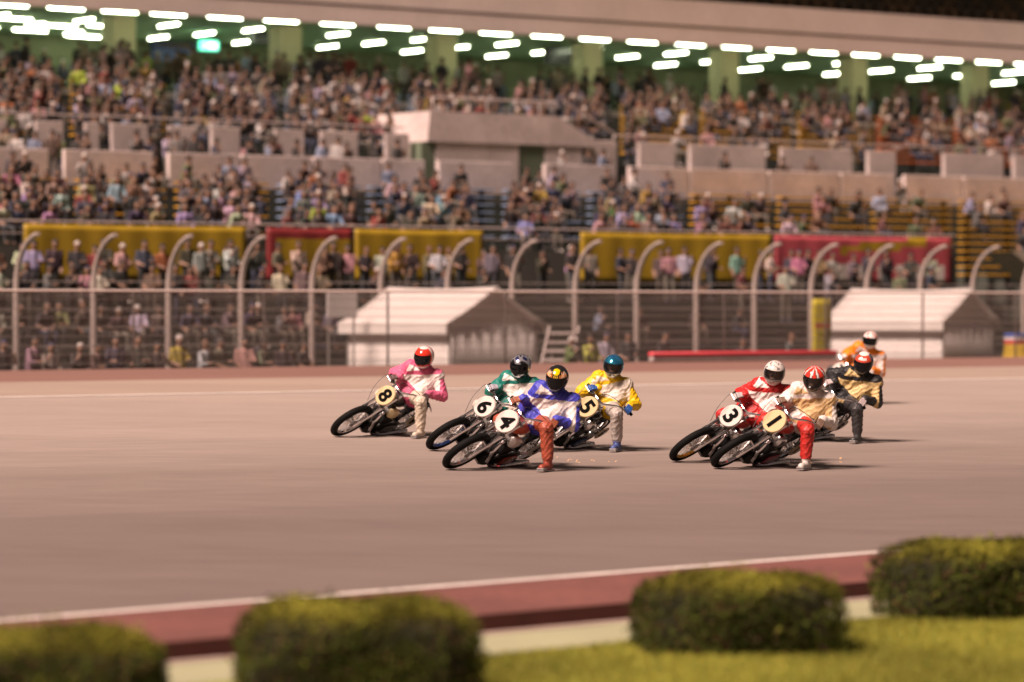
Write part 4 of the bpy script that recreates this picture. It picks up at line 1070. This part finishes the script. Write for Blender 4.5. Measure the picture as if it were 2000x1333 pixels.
def helmet_mesh(fn):
    nu, nv = 72, 44; mb = MB(); vs = []; cs = []
    for j in range(nv + 1):
        el = R(-62 + 152 * j / nv)
        for i in range(nu):
            az = 2 * math.pi * i / nu; a = (math.degrees(az) + 180) % 360 - 180; e = math.degrees(el)
            op = abs(a) < 62 and -24 < e < 20
            p = helmet_pt(az, el)
            if op: p = helmet_pt(az, el, .90)
            vs.append(p); cs.append((.01, .01, .01) if op else fn(a, e))
    fs = [(j * nu + i, j * nu + (i + 1) % nu, (j + 1) * nu + (i + 1) % nu, (j + 1) * nu + i) for j in range(nv) for i in range(nu)
          if not (abs((360 * (i + .5) / nu + 180) % 360 - 180) < 59 and -21 < -62 + 152 * (j + .5) / nv < 17)]
    mb.add(vs, fs); me = mb.fixn('helmet'); setcol(me, np.array(cs)); sharp(me, 50); return me
def visor_mesh():
    mb = MB(); nu, nv = 26, 14; vs = []
    for j in range(nv + 1):
        for i in range(nu + 1): vs.append(helmet_pt(R(-66 + 132 * i / nu), R(-25 + 47 * j / nv), 1.018))
    mb.add(vs, [(j * (nu + 1) + i, j * (nu + 1) + i + 1, (j + 1) * (nu + 1) + i + 1, (j + 1) * (nu + 1) + i) for j in range(nv) for i in range(nu)])
    return mb.fixn('visor')
VIS = visor_mesh(); vis_dark = M('visor_dark', (.003, .003, .004), .05, spec=.3); vis_clear = M('visor_smoke', (.012, .01, .01), .05, alpha=.6)
VIS.materials.append(vis_dark)
shell_m = M('helmet_shell', attr='col', rough=.14, coat=.3, spec=.4); shell_metal = M('helmet_metal', attr='col', rough=.16, metal=.75, coat=.6)
jack_m = M('jacket_nylon', attr='col', rough=.55, bump=.6, bs=14, spec=.5)
strap_m = M('boot_black', (.02, .02, .02), .4)
steelshoe = M('steel_shoe', (.5, .47, .46), .3, metal=.9)
def rider(num, px, py, yaw, lean, label, main, panel, trousers, boots, glove, helm, metal=False, visor=None, dL=0.0, dz=0.0, foot=(-.38, 1.02), head=(R(16), R(12), R(-4)), sleeve=None, leftfoot=True):
    dL += .06; foot = (foot[0], foot[1] + .07)
    fm = frame_at(px, py, yaw)
    root = empty('person'); root.matrix_world = fm; tag(root, label, 'person', 'motorcycle racers')
    V = Vector
    pel = V((-.82, .66, .58)); dL -= .04; nk = V((-.74, .95 + dL, .93 + dz)); hd = V((-.66, 1.01 + dL, 1.055 + dz))
    js = random.Random(int(num) * 17).uniform(-.03, .03); shR = V((-.66 + js, .80 + dL, .915 + dz + js * .8)); shL = V((-.80 - js, 1.12 + dL, .80 + dz - js * .8))
    hipR = V((-.82, .56, .60)); hipL = V((-.75, .77, .54))
    gR = b2r(st(GR), lean); gL = b2r(st(GL), lean)
    def bardir(a, b): return (b2r(st(b), lean) - b2r(st(a), lean)).normalized()
    dR = bardir(GR + V((-.03, -.07, -.005)), GR); dLv = bardir(GL, GL + V((-.03, .07, .01)))
    kneeL = V((-.37, foot[1] + .01, .475)); ankL = V((foot[0] - .03, foot[1], .115)); toeL = V((foot[0] + .13, foot[1] + .02, .045)); heelL = V((foot[0] - .07, foot[1], .05))
    pegR = b2r((-.78, -.17, .40), lean); kneeR = b2r((-.44, -.17, .66), lean); toeR = b2r((-.66, -.17, .39), lean)
    def hand_frame(g, d, sh):
        y = d; x = (g - sh); x = (x - y * x.dot(y)).normalized(); x = (x + V((0, 0, -.25))); x = (x - y * x.dot(y)).normalized(); z = x.cross(y)
        if z.z < 0: pass
        return Matrix((x, y, z)).transposed(), x
    mR, xR = hand_frame(gR, dR, shR); mL, xL = hand_frame(gL, dLv, shL)
    wrR = gR - xR * .105; wrL = gL - xL * .105
    def elbow(a, b, out, la=.29, lb=.27):
        d = b - a; L = min(d.length, la + lb - .01); d = d.normalized(); t = (la * la - lb * lb + L * L) / (2 * L); h = math.sqrt(max(la * la - t * t, .0004))
        o = out - d * out.dot(d); return a + d * t + o.normalized() * h
    jr = random.Random(int(num) * 31); jv = lambda k: V((jr.uniform(-k, k), jr.uniform(-k, k), jr.uniform(-k, k)))
    elR = elbow(shR, wrR, V((-.15, -.7, -.35)) + jv(.25)); elL = elbow(shL, wrL, V((-.62, .28, -.72)) + jv(.2)); kneeL += jv(.025)
    J, TR, BO, SK, GLV = 0, 1, 2, 3, 4
    c = [(shR, hipR, .108, .16, J), (shL, hipL, .108, .165, J), (nk.lerp(pel, .14), pel, .145, .18, J), (shR.lerp(shL, .12), shR.lerp(shL, .88), .092, .092, J), (pel + V((.03, -.02, .02)), pel + V((.14, .06, .0)), .17, .15, J),
         (nk, hd, .062, .06, SK), (hd + V((-.01, 0, -.01)), hd + V((-.005, 0, .03)), .085, .092, SK), (hd + V((.09, 0, -.02)), hd + V((.085, 0, .0)), .016, .014, SK), (hd + V((.03, 0, -.07)), hd + V((.05, 0, -.075)), .05, .04, SK),
         (shR, elR, .086, .076, J), (elR, wrR, .075, .052, J), (shL, elL, .086, .076, J), (elL, wrL, .075, .052, J), (wrR, wrR.lerp(gR, .35), .036, .033, GLV), (wrL, wrL.lerp(gL, .35), .036, .033, GLV),
         (hipR, kneeR, .105, .078, TR), (kneeR, pegR, .074, .055, TR), (pegR, toeR, .048, .042, BO),
         (hipL, kneeL, .108, .082, TR), (kneeL, ankL + V((0, 0, .05)), .084, .070, TR), (kneeL + V((.03, .0, -.02)), kneeL.lerp(ankL, .55) + V((.025, 0, 0)), .066, .055, TR),
         (ankL + V((0, 0, .06)), ankL, .060, .055, BO), (ankL, heelL, .05, .046, BO), (heelL, toeL, .046, .042, BO)]
    mb = MB()
    for a, b, ra, rb, rg_ in c: mb.capsule(a, b, ra, rb, 14)
    me = remeshed(mb, 'body', .0095, 5)
    co = coords(me); seed = int(num) * 1.7
    D = np.stack([seg_dist(co, *q[:4]) for q in c]); near = D.argmin(0); reg = np.array([q[4] for q in c])[near]
    # cloth folds pushed along the normal
    nr = np.empty(len(me.vertices) * 3); me.vertices.foreach_get('normal', nr); nr = nr.reshape(-1, 3)
    def ridge(ph): return (1 - np.abs(np.sin(ph))) ** 1.6
    wx = co + .03 * np.sin(co[:, [1, 2, 0]] * 19 + seed) + .012 * np.sin(co[:, [2, 0, 1]] * 53 + seed * 2)
    fold = ridge(wx @ np.array([18., -27., 42.])) * .8 + ridge(wx @ np.array([-40., 22., 15.]) + 1.0) * .55 + ridge(wx @ np.array([31., 48., -20.])) * .35 - .5
    amp = np.where(reg == J, .009, np.where(reg == TR, .008, .0))
    co2 = co + nr * (amp * fold)[:, None]; co2[:, 2] = np.maximum(co2[:, 2], .004)
    me.vertices.foreach_set('co', co2.reshape(-1)); me.update()
    # printed panels of the jacket
    ax_v = np.array(pel - nk); Lv = np.linalg.norm(ax_v); ax_v /= Lv; ax_u = np.array(shL - shR); ax_u -= ax_v * (ax_u @ ax_v); ax_u /= np.linalg.norm(ax_u)
    rel = co - np.array(nk); u = rel @ ax_u / .24; v = rel @ ax_v / Lv
    A = np.array(main); Bc = np.array(panel); col = np.tile(A, (len(co), 1))
    torso = near <= 4
    diag = .30 - .30 * (u + .6)                        # band falling from the left shoulder to the right ribs
    wht = torso & (((v < diag - .09) & (u < .25) & (u > -.75) & (v > .02)) | ((v > diag + .05) & (v < .56 + .04 * u) & (u < 1.3)) | ((v > .62) & (np.abs(v - (.86 - .20 * (u + .4))) < .06) & (u > -.45) & (u < .8)))
    col[wht] = Bc
    tl = lambda a, b: np.clip(((co - np.array(a)) @ np.array(b - a)) / ((b - a).length ** 2), 0, 1)
    la = (near == 11); inner = ((co - np.array(shL)) @ np.array([.7, -.75, .1])) > -.035
    col[la & inner] = Bc
    fa_ = (near == 12); col[fa_ & inner & (tl(elL, wrL) < .35)] = Bc
    ra_ = (near == 9); outr = ((co - np.array(shR)) @ np.array([.75, .6, .1])) > .055
    col[ra_ & outr] = Bc
    if sleeve is not None:
        for k in (9, 10, 11, 12): col[near == k] = np.array(sleeve)
    col *= (1 + .06 * np.sin(co[:, 0] * 90 + co[:, 2] * 70))[:, None]
    setcol(me, np.clip(col, 0, 1))
    tm = M('leather_' + num, trousers, .5, var=.18, vs=18, bump=.25, bs=40); bo = M('boot_' + num, boots, .45, var=.2, vs=25); gm = M('glove_' + num, glove, .5, var=.2, vs=30)
    for m_ in (jack_m, tm, bo, M('rider_skin', (.36, .20, .135), .55), gm): me.materials.append(m_)
    lp = np.array([p.vertices[0] for p in me.polygons]); me.polygons.foreach_set('material_index', reg[lp].tolist())
    link('body', me, root)
    for g, mm, s in ((gR, mR, -1), (gL, mL, 1)):
        o = link('glove', GLOVE[s], root); o.matrix_local = Matrix.Translation(g) @ mm.to_4x4(); withmat(o, gm)
    hm = helmet_mesh(helm); hm.materials.append(shell_metal if metal else shell_m)
    h = link('helmet', hm, root)
    h.matrix_local = Matrix.Translation(hd + V((.005, 0, .01))) @ Matrix.Rotation(head[2] + (R(26) - R(0)) * 0 + head[1], 4, 'Z') @ Matrix.Rotation(head[0], 4, 'Y') @ Matrix.Rotation(R(-8), 4, 'X') @ Matrix.Scale(1.05, 4)
    vo = link('visor', VIS, h)
    if visor: withmat(vo, visor)
    # neck collar, waist hem, knee guard, steel shoe
    mb = MB(); dn = (hd - nk).normalized(); e1 = dn.orthogonal().normalized(); e2 = dn.cross(e1); cn = nk + dn * .005
    vs = []; fs = []; n = 20
    for j, (r, h_) in enumerate(((.100, -.03), (.088, .0), (.080, .035), (.072, .036), (.074, 0))):
        for k in range(n): a = 2 * math.pi * k / n; vs.append(cn + (e1 * math.cos(a) + e2 * math.sin(a)) * r + dn * h_)
    fs = [(j * n + k, j * n + (k + 1) % n, (j + 1) * n + (k + 1) % n, (j + 1) * n + k) for j in range(4) for k in range(n)]
    mb.add(vs, fs); mb.build('collar', M('collar_' + num, main, .6), root)
    mb = MB(); kd_ = (ankL - kneeL).normalized(); f0 = V((.075, .0, 0))
    for j, t in enumerate((-.02, .10, .20)): mb.cbox(kneeL.lerp(ankL, t + .06) + V((.082 - .016 * j, .008, 0)), (.022, .10 - .012 * j, .05), .009)
    mb.build('knee_guard', M('guard_' + num, [q * .7 for q in trousers], .4), root, smooth=False)
    mb = MB(); sq = V((toeL.x - heelL.x, toeL.y - heelL.y, 0)); ang = math.atan2(sq.y, sq.x); mid = heelL.lerp(toeL, .5); mid.z = .010
    mb.cbox(mid, (.30, .098, .014), .005, rot=Matrix.Rotation(ang, 3, 'Z')); tp = toeL.copy(); tp.z = .035
    mb.cbox(toeL.lerp(heelL, .02) + V((.0, 0, -.014)), (.10, .102, .028), .012, rot=Matrix.Rotation(ang, 3, 'Z'))
    mb.build('steel_shoe', steelshoe, root, smooth=False)
    return root
W_ = (.70, .65, .62)
def h8(a, e):
    if e < -30 or abs(a) > 100: return (.62, .56, .54) if (e < -38 or abs(a) > 115) else (.50, .03, .025)
    if e > 62 or abs(a) > 78: return (.62, .56, .54)
    return (.55, .035, .02)
def h6(a, e):
    s = math.sin(R(a) * 5 + R(e) * 3) + math.sin(R(e) * 7 + 1.5)
    return (.04, .05, .16) if s > .75 else ((.03, .03, .035) if s < -.9 else (.55, .55, .60))
def h4(a, e):
    if (a * math.cos(R(e))) ** 2 + (e - 53) ** 2 < 17 ** 2: return (.68, .48, .0)
    if abs(a) < 15 and 24 < e < 34: return (.60, .38, .02) if int((a + 60) / 3) % 3 else (.02, .02, .02)
    if 22 < abs(a) < 62 and e < 26 + 14 * math.sin(abs(a) * .35) and e > 20: return (.70, .22, .03)
    if 30 < abs(a) < 75 and 20 < e < 44 + 8 * math.sin(a * .5): return (.70, .30, .08) if math.sin(a * .45 + e * .3) > -.1 else (.66, .58, .5)
    return (.012, .012, .013)
def h5(a, e):
    if e < -20 or abs(a) > 95: return (.50, .54, .56)
    t = max(0, min(1, (e - 20) / 60)); k = .5 + .5 * math.sin(R(a) * 4 + R(e) * 5)
    return (.02 + .03 * k, .20 + .18 * k * (1 - t), .38 + .15 * k)
def h3(a, e):
    s = math.sin(R(a) * 9 + 3 * math.sin(R(e) * 8)) + math.sin(R(e) * 11 + R(a) * 4)
    return (.17, .16, .16) if (s > .85 and e > 22 and abs(a) < 80) else (.60, .55, .52)
def h1(a, e):
    s = math.sin(R(a) * 7 + R(e) * 1.5 * (1 if a > 0 else -1))
    if e > 18: return (.60, .04, .025) if s > -.15 else ((.015, .015, .015) if s > -.75 else (.66, .60, .56))
    return (.02, .02, .02) if abs(a) < 40 else ((.5, .04, .03) if s > 0 else (.03, .03, .03))
def h2(a, e):
    if e > 62: return (.66, .6, .57)
    if e > 22: return (.62, .56, .53) if 34 < e < 46 and abs(a) < 34 else ((.50, .06, .03) if abs(a) < 70 else (.1, .1, .12))
    return (.03, .032, .045)
def h7(a, e):
    s = math.sin(R(a) * 5 + R(e) * 4)
    return (.52, .10, .07) if (s > .6 and e > 20) else (.64, .58, .56)
Y0 = R(31); LN0 = R(52)
KW = dict(yaw=Y0, lean=LN0)
def pair(num, px, py, dyaw, dlean, bk, rd):
    yaw, lean = Y0 + R(dyaw), LN0 + R(dlean)
    bike(num, px, py, yaw, lean, **bk); return rider(num, px, py, yaw, lean, **rd)
pair('8', 656, 853, 1, 0, dict(label='black racing motorcycle with cream plate number 8, farthest left', plate='cream', cover='grey', guard='cream', tank='black'),
     dict(label='racer in pink and white jacket with red and white helmet', main=(.60, .11, .22), panel=W_, trousers=(.52, .45, .36), boots=(.5, .42, .34), glove=(.08, .04, .04), helm=h8, dL=-.05, dz=.02))
pair('6', 842, 880, 1, 0, dict(label='black racing motorcycle with white plate number 6 and blue rims', plate='white', rim='bluemetal', cover='black', guard='silver'),
     dict(label='racer in teal and white jacket with silver and dark blue helmet', main=(.005, .16, .13), panel=W_, trousers=(.45, .40, .35), boots=(.3, .28, .27), glove=(.28, .27, .32), helm=h6, metal=True, dL=-.12, dz=.01, head=(R(14), R(10), 0)))
pair('4', 875, 917, 1, 0, dict(label='black racing motorcycle with white plate number 4 and orange red side cover', plate='white', cover='orange', guard='white', tank='orange', badge=True),
     dict(label='racer in blue and white jacket with black helmet bearing a yellow disc', main=(.05, .055, .44), panel=W_, trousers=(.30, .06, .03), boots=(.26, .05, .03), glove=(.24, .07, .03), helm=h4, dL=.03, head=(R(24), R(20), 0)))
pair('5', 1038, 881, -7, 0, dict(label='black racing motorcycle with cream plate number 5 and blue side cover', plate='cream', cover='blue', guard='silver', tank='black', badge=True),
     dict(label='racer in yellow and white jacket with metallic blue helmet', main=(.68, .43, .0), panel=(.66, .60, .52), trousers=(.36, .32, .29), boots=(.06, .09, .25), glove=(.02, .09, .33), helm=h5, metal=True, visor=vis_clear, dL=-.19, dz=.01, foot=(-.42, .91), head=(R(12), R(14), 0)))
pair('3', 1316, 902, 1, 0, dict(label='black racing motorcycle with white plate number 3 and gold rims', plate='white', rim='gold', tank='red', cover='red', guard='silver'),
     dict(label='racer in red and white jacket with white and grey helmet', main=(.46, .015, .015), panel=W_, trousers=(.42, .02, .02), boots=(.4, .36, .34), glove=(.34, .32, .32), helm=h3, visor=vis_clear, dL=-.02, dz=.02, head=(R(12), R(22), 0)))
pair('1', 1397, 915, 1, 0, dict(label='black racing motorcycle with cream plate number 1 and pink side cover', plate='cream', tank='red', cover='pink', guard='silver'),
     dict(label='racer in white jacket with tan panels and red striped helmet', main=(.64, .59, .56), panel=(.50, .34, .16), trousers=(.42, .02, .015), boots=(.5, .46, .43), glove=(.16, .10, .07), helm=h1, visor=vis_clear, dL=-.08, foot=(-.36, .92), head=(R(20), R(14), 0)))
pair('2', 1505, 863, 1, 0, dict(label='racing motorcycle with silver side cover ridden by the racer in black', plate='white', cover='silver', tank='black', guard='silver'),
     dict(label='racer in black jacket with cream panels and dark visored red helmet', main=(.012, .012, .014), panel=(.58, .42, .19), trousers=(.03, .028, .03), boots=(.04, .04, .04), glove=(.4, .33, .33), helm=h2, dL=.02, dz=.01, head=(R(22), R(14), 0)))
pair('7', 1558, 788, 1, 0, dict(label='racing motorcycle with pale plate farthest back behind the black clad racer', plate='white', cover='grey', tank='white', guard='white'),
     dict(label='racer in orange jacket with white panel and white helmet, farthest back', main=(.72, .20, .005), panel=(.60, .52, .5), trousers=(.05, .05, .05), boots=(.05, .05, .05), glove=(.55, .5, .48), helm=h7, dL=.0, dz=.02, head=(R(8), R(12), 0)))
# sparks struck by the steel shoes
spk = M('spark', (1.0, .45, .12), .5, emit=1.4)
for px, py, n, lab in ((1100, 911, 7, 'orange sparks at the steel shoe of the blue racer'), (1585, 908, 4, 'few orange sparks beside the shoe of the white racer'), (1140, 905, 3, 'faint sparks on the track under the yellow racer')):
    c = G(px, py); mb = MB()
    for i in range(n):
        p = c + Vector((random.uniform(-.08, .5), random.uniform(-.15, .3), random.uniform(.005, .10))); d = Vector((random.uniform(.3, 1), random.uniform(.1, .5), random.uniform(-.1, .7))).normalized() * random.uniform(.008, .022)
        mb.tube([p - d, p + d], .0011, 4)
    tag(mb.build('sparks', spk), lab, 'sparks', kind='stuff')
